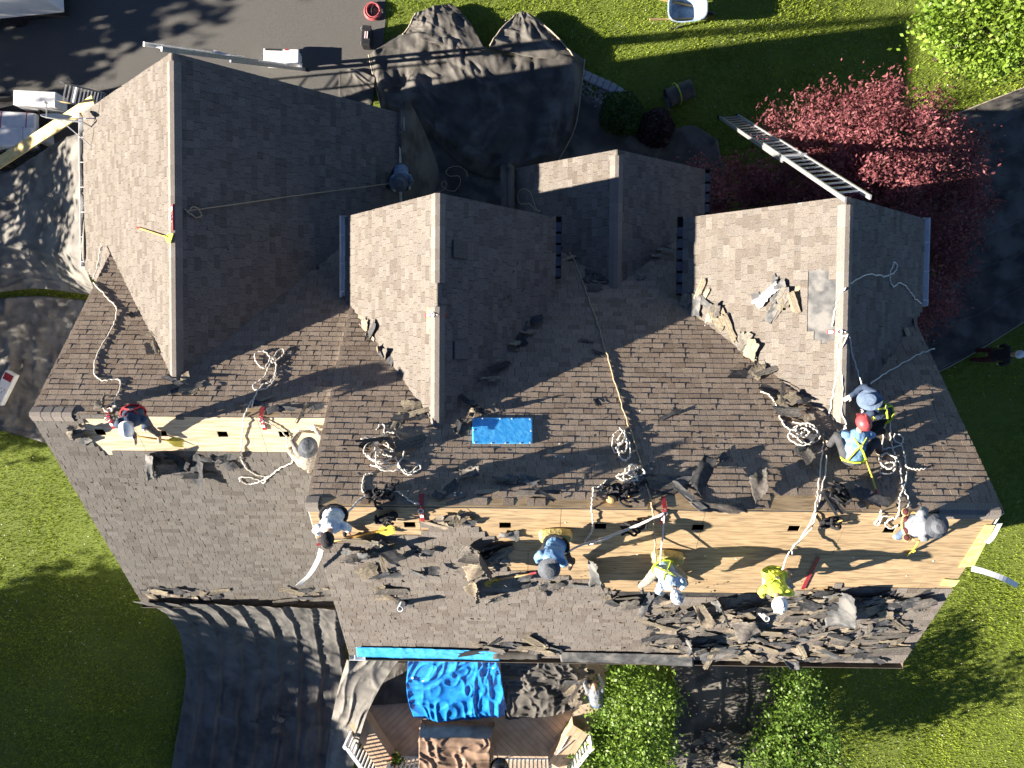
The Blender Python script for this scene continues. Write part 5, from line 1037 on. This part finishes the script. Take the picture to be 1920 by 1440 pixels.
sheet('WR', [(272, 850, .03), (296, 846, .2), (300, 886, .08), (278, 900, .03)], 'pale torn felt curl below the lower plywood', curl=.14, seed=15, bend='u')
sheet('WR', [(130, 808, .02), (146, 800, .1), (146, 822, .12), (134, 820, .02)], 'small upturned shingle at the lower left ridge', SM[1], .1, 16, 'u', cat='shingle sheet')
sheet('WF', [(184, 748, .03), (208, 746, .15), (204, 768, .12), (176, 768, .02)], 'upturned shingle above the lower ridge anchor', SM[1], .14, 17, 'u', cat='shingle sheet')
sheet('CL', [(1412, 566, .03), (1456, 528, .06), (1464, 540, .06), (1424, 580, .03)], 'pale striped shingle strip torn from the right gable', M['tar'], .03, 18, cat='shingle sheet')
sheet('MR', [(938, 996, .01), (976, 994, .02), (974, 1008, .01), (934, 1008, .01)], 'small grey felt remnant below a vent hole', curl=.02, seed=19)
sheet('MF', [(858, 790, .03), (878, 786, .08), (864, 822, .03), (850, 812, .03)], 'dark shingle stack beside the blue patch', M['scrapback'], .1, 20, cat='shingle sheet')
sheet('MF', [(878, 770, .03), (896, 768, .1), (892, 784, .12), (880, 784, .03)], 'tan shingle chunk at the corner of the blue patch', SM[0], .08, 21, cat='shingle sheet')
sheet('MF', [(862, 882, .03), (902, 880, .12), (904, 896, .05), (864, 900, .03)], 'bent ridge shingle casting a long shadow above the ridge', SM[1], .1, 22, 'u', cat='shingle sheet')
# crumbs nobody could count
mb = MB(); rr = random.Random(5)
for key, poly, n in (('MR', [(600, 1010), (1780, 1110), (1700, 1235), (660, 1215)], 170), ('MF', [(640, 760), (1780, 760), (1850, 940), (600, 940)], 120), ('BR', [(830, 480), (1000, 480), (960, 660), (830, 700)], 60), ('AR', [(340, 400), (520, 400), (520, 470), (340, 470)], 60), ('WR', [(120, 850), (600, 850), (620, 1120), (270, 1120)], 90)):
    s = SL[key]; k = 0
    while k < n:
        x, y = rr.uniform(min(p[0] for p in poly), max(p[0] for p in poly)), rr.uniform(min(p[1] for p in poly), max(p[1] for p in poly))
        if not inpoly(np.array([x]), np.array([y]), poly)[0]: continue
        k += 1; c = s.hit(x, y, .02); a = rr.uniform(0, 6.28); U = s.U*math.cos(a)+s.V*math.sin(a); mb.obox(c, U, s.N.cross(U), s.N, rr.uniform(.02, .07), rr.uniform(.01, .03), .006)
tag(mb.build('shingle_crumbs', M['scrap']), 'small shingle crumbs and nails strewn over the roof', 'debris', kind='stuff')

mb = MB()
for x, y in ((741, 918), (748, 923), (765, 921), (853, 924), (853, 929), (865, 924), (1049, 832), (1042, 856), (1057, 857), (1200, 770), (1390, 700), (1322, 610), (930, 655), (1020, 560)):
    s = SL['MF']; mb.lathe(s.hit(x, y, .024), [(.016, 0), (.016, .004), (.003, .006)], 7, (s.U, s.V, s.N))
for x, y in ((1322, 1042), (1600, 1046), (1380, 1048), (1250, 1000), (1750, 1052), (1120, 1050), (1060, 980), (1700, 1080), (1195, 1040)):
    s = SL['MR']; mb.lathe(s.hit(x, y, -.008), [(.014, 0), (.014, .004), (.003, .006)], 7, (s.U, s.V, s.N))
tag(mb.build('cap_nails', M['white']), 'loose white cap nails dotted over the roof', 'nails', kind='stuff')
# ------------------------------------------------------------------ deck behind the house
M['deck'] = material('brown deck board', (.40, .31, .23), (.52, .42, .32), scale=3, rough=.7, stretch=(1, 1, 1), tint='object', rnd=.12)
M['bench'] = material('pale deck bench board', (.42, .30, .20), (.50, .37, .26), scale=4, rough=.7, tint='object', rnd=.08)
DZ = .86
dk = [(690, 1215), (1140, 1215), (1140, 1290), (1108, 1372), (1046, 1446), (722, 1446), (655, 1370), (655, 1300)]
dw = [P(x, y, DZ) for x, y in dk]; deck = thing('deck', tuple(P(880, 1330, 0)), 'raised brown wooden deck with white railing behind the house', 'deck')
dirv = (P(1040, 1330, DZ)-P(1000, 1290, DZ)).normalized(); nv_ = Vector((-dirv.y, dirv.x, 0))
# the boards run diagonally in two directions that meet in the middle
poly = [(p.x, p.y) for p in dw]
def clip_line(o, d):
    ts = []
    for i in range(len(poly)):
        a, b = Vector((*poly[i], 0)), Vector((*poly[(i+1) % len(poly)], 0)); e = b-a; den = d.x*e.y-d.y*e.x
        if abs(den) < 1e-9: continue
        q = a-o; t = (q.x*e.y-q.y*e.x)/den; u = (q.x*d.y-q.y*d.x)/den
        if 0 <= u <= 1: ts.append(t)
    ts.sort(); return ts
c0 = P(880, 1330, DZ)
for side, dv in ((-1, Vector((-dirv.x, dirv.y, 0))), (1, dirv)):
    n_ = Vector((-dv.y, dv.x, 0)); k = -40
    while k < 40:
        o = c0+n_*(k*.145); k += 1; o.z = 0; ts = clip_line(o, dv)
        if len(ts) < 2: continue
        t0, t1 = ts[0], ts[-1]
        if abs(dv.x) > 1e-6:      # stop at the centre line
            tc_ = (c0.x-o.x)/dv.x
            if side*dv.x > 0: t0 = max(t0, tc_)
            else: t1 = min(t1, tc_)
        if t1-t0 < .1: continue
        mb = MB(); a, b = o+dv*(t0+.003), o+dv*(t1-.003); a.z = b.z = DZ-.015; mb.bar(a, b, .138, .03); mb.build('deck_board', M['deck'], deck)
mb = MB(); mb.add([(p.x, p.y, DZ-.035) for p in dw]+[(p.x, p.y, -.1) for p in dw], [tuple(range(8))]+[(i, (i+1) % 8, (i+1) % 8+8, i+8) for i in range(8)]); mb.build('deck_frame', M['bench'], deck)
def bench(a, b, wd, label):
    a, b = P(*a, DZ), P(*b, DZ); d = (b-a).normalized(); n_ = Vector((-d.y, d.x, 0)); root = thing('deck_bench', tuple(a), label, 'bench', 'benches along the deck rail')
    for k in range(3): mb = MB(); o = n_*(k-1)*wd/3; mb.bar(a+o+Vector((0, 0, .43)), b+o+Vector((0, 0, .43)), wd/3-.008, .035); mb.build('seat_board', M['bench'], root)
    for q in (-1, 1): mb = MB(); o = n_*q*(wd/2-.015); mb.bar(a+o+Vector((0, 0, .2)), b+o+Vector((0, 0, .2)), .025, .4); mb.build('side_panel', M['bench'], root)
bench((676, 1336), (730, 1420), .48, 'wooden bench at the left side of the deck, striped by railing shadows'); bench((1086, 1352), (1042, 1420), .48, 'wooden bench at the right side of the deck by the leafy tree')
def railing(a, b, label, open_=.11):
    a, b = P(*a, DZ), P(*b, DZ); L = (b-a).length; d = (b-a).normalized(); root = thing('deck_railing', tuple(a), label, 'railing', 'white railings around the deck')
    for z, h, w_ in ((.95, .04, .09), (.10, .04, .04)): mb = MB(); mb.bar(a+Vector((0, 0, z)), b+Vector((0, 0, z)), w_, h); mb.build('rail', M['white'], root)
    for p in (a, b): mb = MB(); mb.box(p+Vector((0, 0, .5)), (.09, .09, 1.04), math.atan2(d.y, d.x)); mb.build('post', M['white'], root); 
    n = int(L/open_); mb = MB(); mb.box((0, 0, .42), (.038, .038, .82)); me = None
    for k in range(1, n):
        if me is None:
            me = bpy.data.meshes.new('baluster'); me.from_pydata(mb.v, [], mb.f); me.materials.append(M['white'])
        o = bpy.data.objects.new('baluster', me); COL.objects.link(o); o.parent = root; o.location = (a+d*(k*L/n)-a)+Vector((0, 0, .1)); o.rotation_euler = (0, 0, math.atan2(d.y, d.x))
railing((664, 1364), (724, 1446), 'white slatted railing on the left corner of the deck'); railing((1104, 1366), (1046, 1440), 'white slatted railing on the right corner of the deck'); railing((736, 1416), (1030, 1420), 'white slatted railing along the outer edge of the deck')
# covered grill / furniture on the deck
M['cover'] = material('brown furniture cover', (.17, .11, .075), (.30, .205, .145), scale=3, rough=.6, bump=.5, bscale=6, spec=.35)
bx = [P(788, 1352, DZ), P(928, 1352, DZ), P(928, 1414, DZ), P(788, 1416, DZ)]; ctr = sum(bx, Vector())/4; hx, hy, hz = (bx[1]-bx[0]).length/2*.92, (bx[0]-bx[3]).length/2*.92, .80
nu, nv = 84, 56; aa = np.linspace(-1.28, 1.28, nu); bb = np.linspace(-1.42, 1.42, nv); A_, B_ = np.meshgrid(aa, bb)
qx = np.clip(A_, -1, 1)+np.sign(A_)*np.maximum(np.abs(A_)-1, 0)*.12; qy = np.clip(B_, -1, 1)+np.sign(B_)*np.maximum(np.abs(B_)-1, 0)*.12
over = np.maximum(np.maximum(np.abs(A_)-1, 0)/.28, np.maximum(np.abs(B_)-1, 0)/.42); rad = np.exp(-((A_*hx)**2+(B_*hy)**2)*1.5)
th = np.arctan2(B_, A_); wq = A_*2.2+1.3*vnoise(A_*1.5, B_*1.5, 9); fold = ((1-np.abs(2*vnoise(wq*2, B_*1.1+wq*.5, 5)-1))**3+.7*(1-np.abs(2*vnoise(A_*1.2+4, B_*4, 15)-1))**4)*1.2
zz = DZ+hz*(1-np.clip(over, 0, 1)**.9) - .13*np.clip(1-np.hypot(A_*.9, B_*.8), 0, 1)*0 + .05*fold*(1-over*.6) + .06*(vnoise(A_*3, B_*3, 3)-.5) - .10*np.exp(-((A_-.1)**2*6+(B_+.2)**2*9))
mg = 1+.05*(fold-.5)*np.clip(over*2, 0, 1); V = np.stack([ctr.x+qx*hx*mg, ctr.y+qy*hy*mg, np.maximum(zz, DZ+.01)], -1).reshape(-1, 3); idx = np.arange(nu*nv).reshape(nv, nu)
o = np_mesh('furniture_cover', V, np.stack([idx[:-1, :-1], idx[:-1, 1:], idx[1:, 1:], idx[1:, :-1]], -1).reshape(-1, 4), M['cover'], origin=tuple(ctr), smooth=True); tag(o, 'wrinkled brown cover over a patio table set on the deck', 'furniture cover')
p = P(938, 1412, DZ); root = thing('kettle_grill', tuple(p), 'black kettle grill beside the brown cover on the deck', 'grill')
mb = MB(); mb.lathe(p+Vector((0, 0, .45)), [(.05, 0), (.17, .06), (.24, .18), (.25, .25), (.24, .27), (.2, .38), (.1, .46), (.01, .48)], 22); mb.build('bowl', material('black enamel', (.012, .012, .014), rough=.25, spec=.6), root, smooth=True)
mb = MB(); mb.tube([p+Vector((-.05, 0, .93)), p+Vector((-.05, 0, .97)), p+Vector((.05, 0, .97)), p+Vector((.05, 0, .93))], .012, 6); mb.build('lid_handle', M['alu'], root)
for k in range(3): mb = MB(); a = k*2.09; mb.tube([p+Vector((.1*math.cos(a), .1*math.sin(a), .5)), p+Vector((.24*math.cos(a), .24*math.sin(a), 0))], .013, 6); mb.build('leg', M['alu'], root)
p = P(744, 1416, DZ); root = thing('flower_pot', tuple(p), 'pot of red and pink flowers at the deck railing', 'flower pot'); mb = MB(); mb.lathe(p, [(.10, 0), (.14, .22), (.15, .24), (.12, .24)], 14); mb.build('pot', M['wood'], root)
r_ = np.random.default_rng(5); V, Fq, tn = leaves(np.array(p)+np.array([0, 0, .36])+r_.normal(size=(500, 3))*np.array([.12, .12, .08]), .07, .5, .45, 3); np_mesh('foliage', V, Fq, M['green'], parent=root, origin=tuple(p), tint=tn)
M['petal'] = material('red petal', (.50, .04, .07), (.70, .16, .18), scale=6, rough=.6)
for k in range(7):
    c = np.array(p)+np.array([*r_.uniform(-.16, .16, 2), .46]); V, Fq, tn = leaves(c+r_.normal(size=(26, 3))*.022, .05, .8, .5, 20+k); np_mesh('bloom', V, Fq, M['petal'], parent=root, origin=tuple(p))
for a, b, l in (((1046, 1412), (1064, 1382), 'left'), ((1042, 1416), (1072, 1390), 'right')):
    mb = MB(); mb.tube([P(*a, DZ+.48), P(*b, DZ+.48)], .014, 6); tag(mb.build('metal_pole', M['alu'], origin=tuple(P(*a, DZ+.48))), f'thin metal pole lying on the right bench, {l} one of the pair', 'pole', 'metal poles on the right bench')
# ------------------------------------------------------------------ ladders
def ladder(a, b, wdir, label, wd=.42, step=.3, fly=None, ex=.0):
    a, b = Vector(a), Vector(b); d = (b-a); L = d.length; d.normalize(); sd = Vector(wdir); sd = (sd-d*sd.dot(d)).normalized(); n_ = d.cross(sd)
    root = thing('extension_ladder', tuple(a), label, 'ladder', 'aluminium extension ladders')
    for off, t0, t1, w_ in ((0, 0, .62 if fly else 1.0, wd), *(((.045, .42, 1.0, wd*.88),) if fly else ())):
        p0, p1 = a+d*L*t0+n_*off, a+d*L*t1+n_*off
        for q in (-1, 1): mb = MB(); mb.bar(p0+sd*q*w_/2, p1+sd*q*w_/2, .03, .085, up=n_); mb.build('side_rail', M['alu'], root)
        k = int((p1-p0).length/step)
        for i in range(k): mb = MB(); c = p0+d*(step*(i+.5)); mb.bar(c-sd*w_/2, c+sd*w_/2, .034, .03, up=n_); mb.build('rung', M['alu'], root)
    for q in (-1, 1): mb = MB(); mb.bar(a+sd*q*wd/2-n_*.05, a+sd*q*wd/2+n_*.05, .10, .05); mb.build('foot', M['dark'], root)
    mb = MB(); mb.bar(a+d*L*.62-sd*wd/2+n_*.09, a+d*L*.62+sd*wd/2+n_*.09, .05, .03); mb.build('guide_bracket', M['alu'], root)
pa, pb = P(1375, 224, .05), P(1612, 380, 7.3)
ladder(PG(1366, 218, .05), P(1608, 377, 7.25), (1, .1, 0), 'long silver extension ladder leaning over the red maple to the right gable', .50, .3, True)
ladder(PG(560, 127, .05), P(286, 92, 6.5), (.40, -.42, .82), 'silver extension ladder along the front edge of the garage gable', .40, .3, True)
ladder(P(196, 190, .1), P(112, 172, 3.6), (.3, 1, 0), 'short ladder standing past the left garage corner behind the dish', .42, .3)
# ------------------------------------------------------------------ satellite dish on the garage roof
s = SL['AL']; p = s.hit(172, 238, 0); root = thing('satellite_dish', tuple(p), 'grey satellite dish on struts at the left garage eave', 'satellite dish')
c = P(106, 218, 3.62); nrm = Vector((-.15, -.55, .60)).normalized(); X = Vector((1, -.28, 0)).normalized(); X = (X-nrm*X.dot(nrm)).normalized(); Yv = nrm.cross(X); mb = MB()
M['dish'] = material('dish grey', (.34, .36, .39), (.42, .44, .47), scale=5, rough=.5)
nrm = Vector((.1, .85, .42)).normalized(); X = Vector((1, -.30, .15)); X = (X-nrm*X.dot(nrm)).normalized(); Yv = nrm.cross(X)
mb.lathe(c, [(.01, -.06), (.12, -.055), (.24, -.03), (.33, .0), (.34, .01), (.33, .012), (.24, -.018), (.12, -.043), (.01, -.05)], 28, (X, Yv, nrm), 1.0, .85); mb.build('reflector', M['dish'], root, smooth=True)
mb = MB(); mb.tube([p, p+Vector((0, 0, .35)), c-nrm*.06], .022, 8); mb.build('mast', M['alu'], root); 
for e in (s.hit(172, 275, .02), s.hit(178, 222, .02)): mb = MB(); mb.tube([c-nrm*.06+Vector((.05, 0, 0)), e], .012, 6); mb.build('strut', M['alu'], root)
mb = MB(); mb.tube([c-Yv*.28-nrm*.02, c+nrm*.32-Yv*.2], .012, 6); mb.build('feed_arm', M['alu'], root); mb = MB(); mb.lathe(c+nrm*.30-Yv*.2, [(.03, 0), (.035, .05), (.02, .10)], 10); mb.build('feed_horn', M['white'], root)
# ------------------------------------------------------------------ driveway things
def sized(name, label, cat, px, py, size, rz, mat, z0=.03, bev=.02, group=None):
    p = P(px, py, z0); mb = MB(); mb.box(p+Vector((0, 0, size[2]/2)), size, rz); o = mb.build(name, mat, origin=tuple(p)); md = o.modifiers.new('b', 'BEVEL'); md.width = bev; md.segments = 2; return tag(o, label, cat, group)
p = P(536, 117, .03); root = thing('cooler', tuple(p), 'white box cooler with black latch strip on the driveway', 'cooler'); M['plastic'] = material('white plastic', (.74, .74, .73), (.82, .82, .80), scale=8, rough=.45)
mb = MB(); mb.box(p+Vector((0, 0, .18)), (.95, .36, .34), -.03); o = mb.build('tub', M['plastic'], root); md = o.modifiers.new('b', 'BEVEL'); md.width = .03; md.segments = 2
mb = MB(); mb.box(p+Vector((0, 0, .38)), (.98, .40, .06), -.03); o = mb.build('lid', M['plastic'], root); md = o.modifiers.new('b', 'BEVEL'); md.width = .02; md.segments = 2
mb = MB(); mb.box(p+Vector((-.2, .17, .415)), (.46, .05, .012), -.03); mb.build('lid_strip', M['dark'], root); mb = MB(); mb.box(p+Vector((.16, .17, .415)), (.1, .04, .012), -.03); mb.build('logo_badge', M['red'], root)
for q in (-1, 1): mb = MB(); c = p+Vector((q*.5, -.02, .26)); mb.tube([c+Vector((0, -.1, 0)), c+Vector((q*.05, -.1, .02)), c+Vector((q*.05, .1, .02)), c+Vector((0, .1, 0))], .012, 6); mb.build('handle', M['dark'], root)
p = P(700, 22, .06); mb = MB(); pts = []
for i in range(8*24): a = 2*math.pi*i/24; r0 = .19+.035*math.sin(i*.13)+.012*(i//24 % 3); pts.append(p+Vector((r0*math.cos(a), r0*math.sin(a)*1.05, .014*(i//24)+.01*math.sin(i*.4))))
mb.tube(pts, .015, 6); tag(mb.build('hose_coil', material('red hose', (.36, .07, .08), (.48, .13, .14), scale=9, rough=.5), origin=tuple(p), smooth=True), 'red air hose coiled at the driveway edge', 'hose')
p = P(691, 77, .03); root = thing('tool_box', tuple(p), 'black tool box with a red and white handle on the driveway', 'tool box'); mb = MB(); mb.box(p+Vector((0, 0, .17)), (.24, .52, .30), -.08); o = mb.build('case', M['dark'], root); md = o.modifiers.new('b', 'BEVEL'); md.width = .02
mb = MB(); mb.box(p+Vector((.01, 0, .34)), (.25, .54, .05), -.08); o = mb.build('lid', M['dark'], root); md = o.modifiers.new('b', 'BEVEL'); md.width = .015
for q, m_ in ((-.03, 'white'), (.0, 'red'), (.03, 'white')): mb = MB(); mb.box(p+Vector((.02+q, 0, .38)), (.022, .18, .03), -.08); mb.build('handle_band', M[m_], root)
for q in (-.2, .2): mb = MB(); mb.box(p+Vector((-.13, q, .3)), (.03, .06, .09), -.08); mb.build('latch', M['alu'], root)
# wheelbarrow
p = PG(1279, 36); root = thing('wheelbarrow', tuple(p), 'pale blue wheelbarrow standing on the front lawn', 'wheelbarrow'); M['barrow'] = material('pale blue steel', (.30, .42, .55), (.42, .55, .68), scale=7, rough=.45, c3=(.25, .30, .36), s3=5)
def ringp(sx_, sy_, xo, z, n=24, rr_=.45):
    out = []
    for k in range(n):
        a = 2*math.pi*k/n; cx, sy2 = math.cos(a), math.sin(a); e = 3.4; r0 = (abs(cx)**e+abs(sy2)**e)**(-1/e); out.append(p+Vector((xo+cx*r0*sx_, sy2*r0*sy_*(1-.12*cx), z)))
    return out
rings = [ringp(.50, .36, 0, .66), ringp(.53, .385, 0, .665), ringp(.53, .385, 0, .645), ringp(.50, .355, 0, .64), ringp(.30, .25, -.06, .40), ringp(.29, .24, -.06, .395)]
tub = [ringp(.52, .375, 0, .67), ringp(.49, .35, 0, .65), ringp(.30, .25, -.08, .36)]; mb = MB(); n = 24
V = [v for r0 in ([ringp(.52, .375, 0, .655), ringp(.535, .39, 0, .665), ringp(.50, .36, 0, .67), ringp(.29, .24, -.08, .37)]) for v in r0]
Fq = [(i*n+k, i*n+(k+1) % n, (i+1)*n+(k+1) % n, (i+1)*n+k) for i in range(3) for k in range(n)]+[tuple(3*n+k for k in range(n))]
mb.add(V, Fq); o = mb.build('tub', M['barrow'], root, smooth=True); md = o.modifiers.new('t', 'SOLIDIFY'); md.thickness = .008; md2 = o.modifiers.new('e', 'EDGE_SPLIT'); md2.split_angle = R(50)
for q in (-1, 1): mb = MB(); mb.bar(p+Vector((-1.0, q*.30, .62)), p+Vector((.62, q*.12, .28)), .04, .045); mb.build('handle', M['wood'], root); mb = MB(); mb.tube([p+Vector((-.25, q*.24, .42)), p+Vector((-.32, q*.27, .0)), p+Vector((-.2, q*.27, .0)), p+Vector((.05, q*.2, .36))], .014, 6); mb.build('leg', M['dark'], root)
mb = MB(); mb.lathe(p+Vector((.68, -.045, .19)), [(.10, 0), (.17, .0), (.19, .03), (.19, .06), (.17, .09), (.10, .09)], 20, (Vector((1, 0, 0)), Vector((0, 0, 1)), Vector((0, 1, 0)))); mb.build('wheel', M['dark'], root, smooth=True)
# rolled black tarp with yellow strap on the lawn
a, b = PG(1250, 184, .26), PG(1296, 164, .26); roll('tarp_roll', tuple(a), tuple(b), .27, M['blackcloth'], 'thick black tarp roll bound with a yellow strap on the lawn', 'tarp roll', 2.6, 40)
d = (b-a).normalized(); u = d.orthogonal().normalized(); v = d.cross(u); mb = MB(); c = a.lerp(b, .42); mb.tube([c+(u*math.cos(t)+v*math.sin(t))*.29 for t in [2*math.pi*k/20 for k in range(21)]], .018, 5); tag(mb.build('yellow_strap', F_['strap'], origin=tuple(c)), 'yellow strap around the black tarp roll', 'strap')
# edging stones and gravel
M['paver'] = material('grey edging stone', (.30, .31, .33), (.40, .41, .43), scale=14, rough=.9, bump=.4, bscale=60, tint='object', rnd=.1)
edg = thing('stone_edging', tuple(PG(1130, 160)), 'curved row of grey edging stones by the round green bush', 'edging'); cpts = catmull([PG(1062, 122), PG(1090, 140), PG(1122, 155), PG(1150, 168), PG(1176, 186)], 4)
dd = 0; pts_ = resample([tuple(q) for q in cpts], 11)
for i in range(10):
    a, b = Vector(pts_[i]), Vector(pts_[i+1]); mb = MB(); mb.bar(a+Vector((0, 0, .05)), a.lerp(b, .94)+Vector((0, 0, .05)), .26, .12); o = mb.build('edging_stone', M['paver'], edg); md = o.modifiers.new('b', 'BEVEL'); md.width = .02
mb = MB(); rr = random.Random(3)
for i in range(900):
    x, y = rr.uniform(1068, 1180), rr.uniform(140, 230)
    if y < 142+(x-1068)*.42 or y > 176+(x-1068)*.5: continue
    c = PG(x, y, .03+rr.random()*.02); a = rr.uniform(0, 3.1); U = Vector((math.cos(a), math.sin(a), 0)); mb.obox(c, U, Vector((-U.y, U.x, .2)).normalized(), Vector((0, -.2, 1)).normalized(), rr.uniform(.03, .06), rr.uniform(.02, .045), .03, rr.random())
tag(mb.build('gravel', material('grey gravel', (.22, .22, .22), (.4, .39, .38), scale=25, rough=.9, tint='face', rnd=.4), tint=True), 'grey gravel behind the edging stones', 'gravel', kind='stuff')
NOGRASS.append([tuple(PG(x, y)[:2]) for x, y in ((1055, 112), (1092, 128), (1150, 156), (1188, 186), (1190, 240), (1060, 220))])
# ------------------------------------------------------------------ supplies left of the garage
M['wrap'] = material('white shrink wrap', (.66, .67, .68), (.80, .80, .80), scale=5, rough=.3, bump=.6, bscale=9, spec=.5)
p = P(88, 197, .9); sized('white_carton', 'plain white carton standing by the left garage corner', 'carton', 88, 197, (1.15, .40, .5), -.05, M['wrap'], .55)
p = P(40, 255, .03); root = thing('supply_trailer', tuple(p), 'low trailer with dark rails loaded with wrapped white packs', 'trailer'); mb = MB(); mb.box(p+Vector((-.4, 0, .45)), (2.9, 1.5, .10), .05); mb.build('bed', M['dark'], root)
for q in (-1, 1):
    mb = MB(); mb.box(p+Vector((-.4, q*.78, .62)), (2.9, .04, .26), .05); mb.build('side_rail', M['dark'], root); mb = MB(); c = p+Vector((-.3, q*.9-.09, .3)); mb.lathe(c, [(.12, 0), (.28, 0), (.30, .04), (.30, .14), (.28, .18), (.12, .18)], 20, (Vector((1, 0, 0)), Vector((0, 0, 1)), Vector((0, 1, 0)))); mb.build('wheel', M['dark'], root, smooth=True)
mb = MB(); mb.box(p+Vector((1.05, 0, .62)), (.05, 1.5, .26), .05); mb.build('tailgate', M['dark'], root)
for i, (px, py, sz, lab) in enumerate(((46, 236, (1.15, .5, .42), 'wrapped white pack on the trailer, nearest the dish'), (40, 266, (1.25, .5, .46), 'wrapped white pack on the trailer, middle row'), (-20, 250, (.8, 1.1, .5), 'wrapped white pack at the picture edge on the trailer'), (84, 262, (.55, .4, .36), 'small blue white carton on the trailer under the long plank'))):
    q = P(px, py, .52); mb = MB(); mb.box(q+Vector((0, 0, sz[2]/2)), sz, .06*(i-1)); o = mb.build('wrapped_pack', M['wrap'] if i < 3 else M['dish'], origin=tuple(q)); md = o.modifiers.new('b', 'BEVEL'); md.width = .05; md.segments = 3; tag(o, lab, 'pack', 'packs on the supply trailer')
    for k in (-.3, .3): m2 = MB(); m2.box(q+Vector((k*sz[0], 0, sz[2]/2)), (.02, sz[1]+.012, sz[2]+.012), .06*(i-1)); m2.build('band', M['red'] if i == 0 else M['dish'], o)
a, b = P(-12, 312, 1.35), P(176, 190, 2.95); mb = MB(); mb.bar(a, b, .29, .045); o = mb.build('plank', material('fresh yellow plank', (.62, .45, .18), (.74, .58, .28), scale=2, rough=.7, stretch=(1, 6, 6)), origin=tuple(a)); tag(o, 'long fresh yellow plank leaning across the trailer to the garage corner', 'plank')
p = P(14, 727, .2); root = thing('shingle_bundle', tuple(p), 'white wrapped shingle bundle with red print at the left picture edge', 'shingle bundle'); d = (P(30, 700, .2)-P(2, 756, .2)).normalized(); sd = Vector((-d.y, d.x, 0)); mb = MB(); mb.obox(p+Vector((0, 0, .09)), d, sd, (0, 0, 1), .98, .34, .18); o = mb.build('wrapper', M['wrap'], root); md = o.modifiers.new('b', 'BEVEL'); md.width = .03; md.segments = 2
mb = MB(); mb.obox(p+d*.34+Vector((0, 0, .184)), d, sd, (0, 0, 1), .2, .26, .004); mb.build('print_block', M['red'], root)
for k in range(4): mb = MB(); mb.obox(p-d*(.02+.09*(k % 2))+sd*(.05*(k-1.5))+Vector((0, 0, .184)), d, sd, (0, 0, 1), .05, .03, .004); mb.build('print_dot', M['dish'], root)
# box trailer in the upper left corner
tr = [(-260, 60), (118, 12), (112, -160), (-260, -120)]; root = thing('box_trailer', tuple(P(0, -40, 0)), 'white box trailer in the upper left corner with a red tail lamp', 'trailer')
z1 = 2.3; base_ = [P(x, y, .55) for x, y in ((-260, 62), (122, 24), (112, -150), (-270, -110))]; top = [Vector((q.x, q.y, z1)) for q in base_]; mb = MB(); mb.hexa([Vector((q.x, q.y, .55)) for q in top]+top); o = mb.build('box', M['white'], root); md = o.modifiers.new('b', 'BEVEL'); md.width = .04; md.segments = 2
e = (top[1]-top[0]).normalized(); n_ = (top[2]-top[1]).normalized(); mb = MB(); mb.bar(top[1]+Vector((0, 0, -.02))+e*.03, top[2]+Vector((0, 0, -.02))+e*.03, .06, .08); mb.build('door_header', M['alu'], root)
mb = MB(); mb.box(top[1]+e*.05+n_*.12+Vector((0, 0, -.1)), (.06, .14, .08), 0); mb.build('tail_lamp', M['red'], root); mb = MB(); mb.lathe(top[1]-e*.5+n_*.5, [(.16, 0), (.16, .04), (.10, .07)], 16); mb.build('roof_vent', M['dish'], root)
mb = MB(); mb.bar(Vector((top[0].x, top[0].y, z1+.012))+n_*.06, Vector((top[1].x, top[1].y, z1+.012))+n_*.06, .06, .03); mb.build('roof_rail', M['alu'], root)
for q in (-1.6, -2.4): mb = MB(); c = top[1]+e*q+n_*.02; mb.lathe(Vector((c.x, c.y, .34)), [(.12, 0), (.32, 0), (.34, .04), (.34, .16), (.32, .2), (.12, .2)], 20, (e, Vector((0, 0, 1)), n_)); mb.build('wheel', M['dark'], root, smooth=True)
mb = MB(); mb.hexa([Vector((q.x, q.y, .35)) for q in top]+[Vector((q.x, q.y, .545)) for q in top]); mb.build('chassis', M['dark'], root)
grass()
for o in list(bpy.data.objects):
    if '_o' in o: del o['_o']
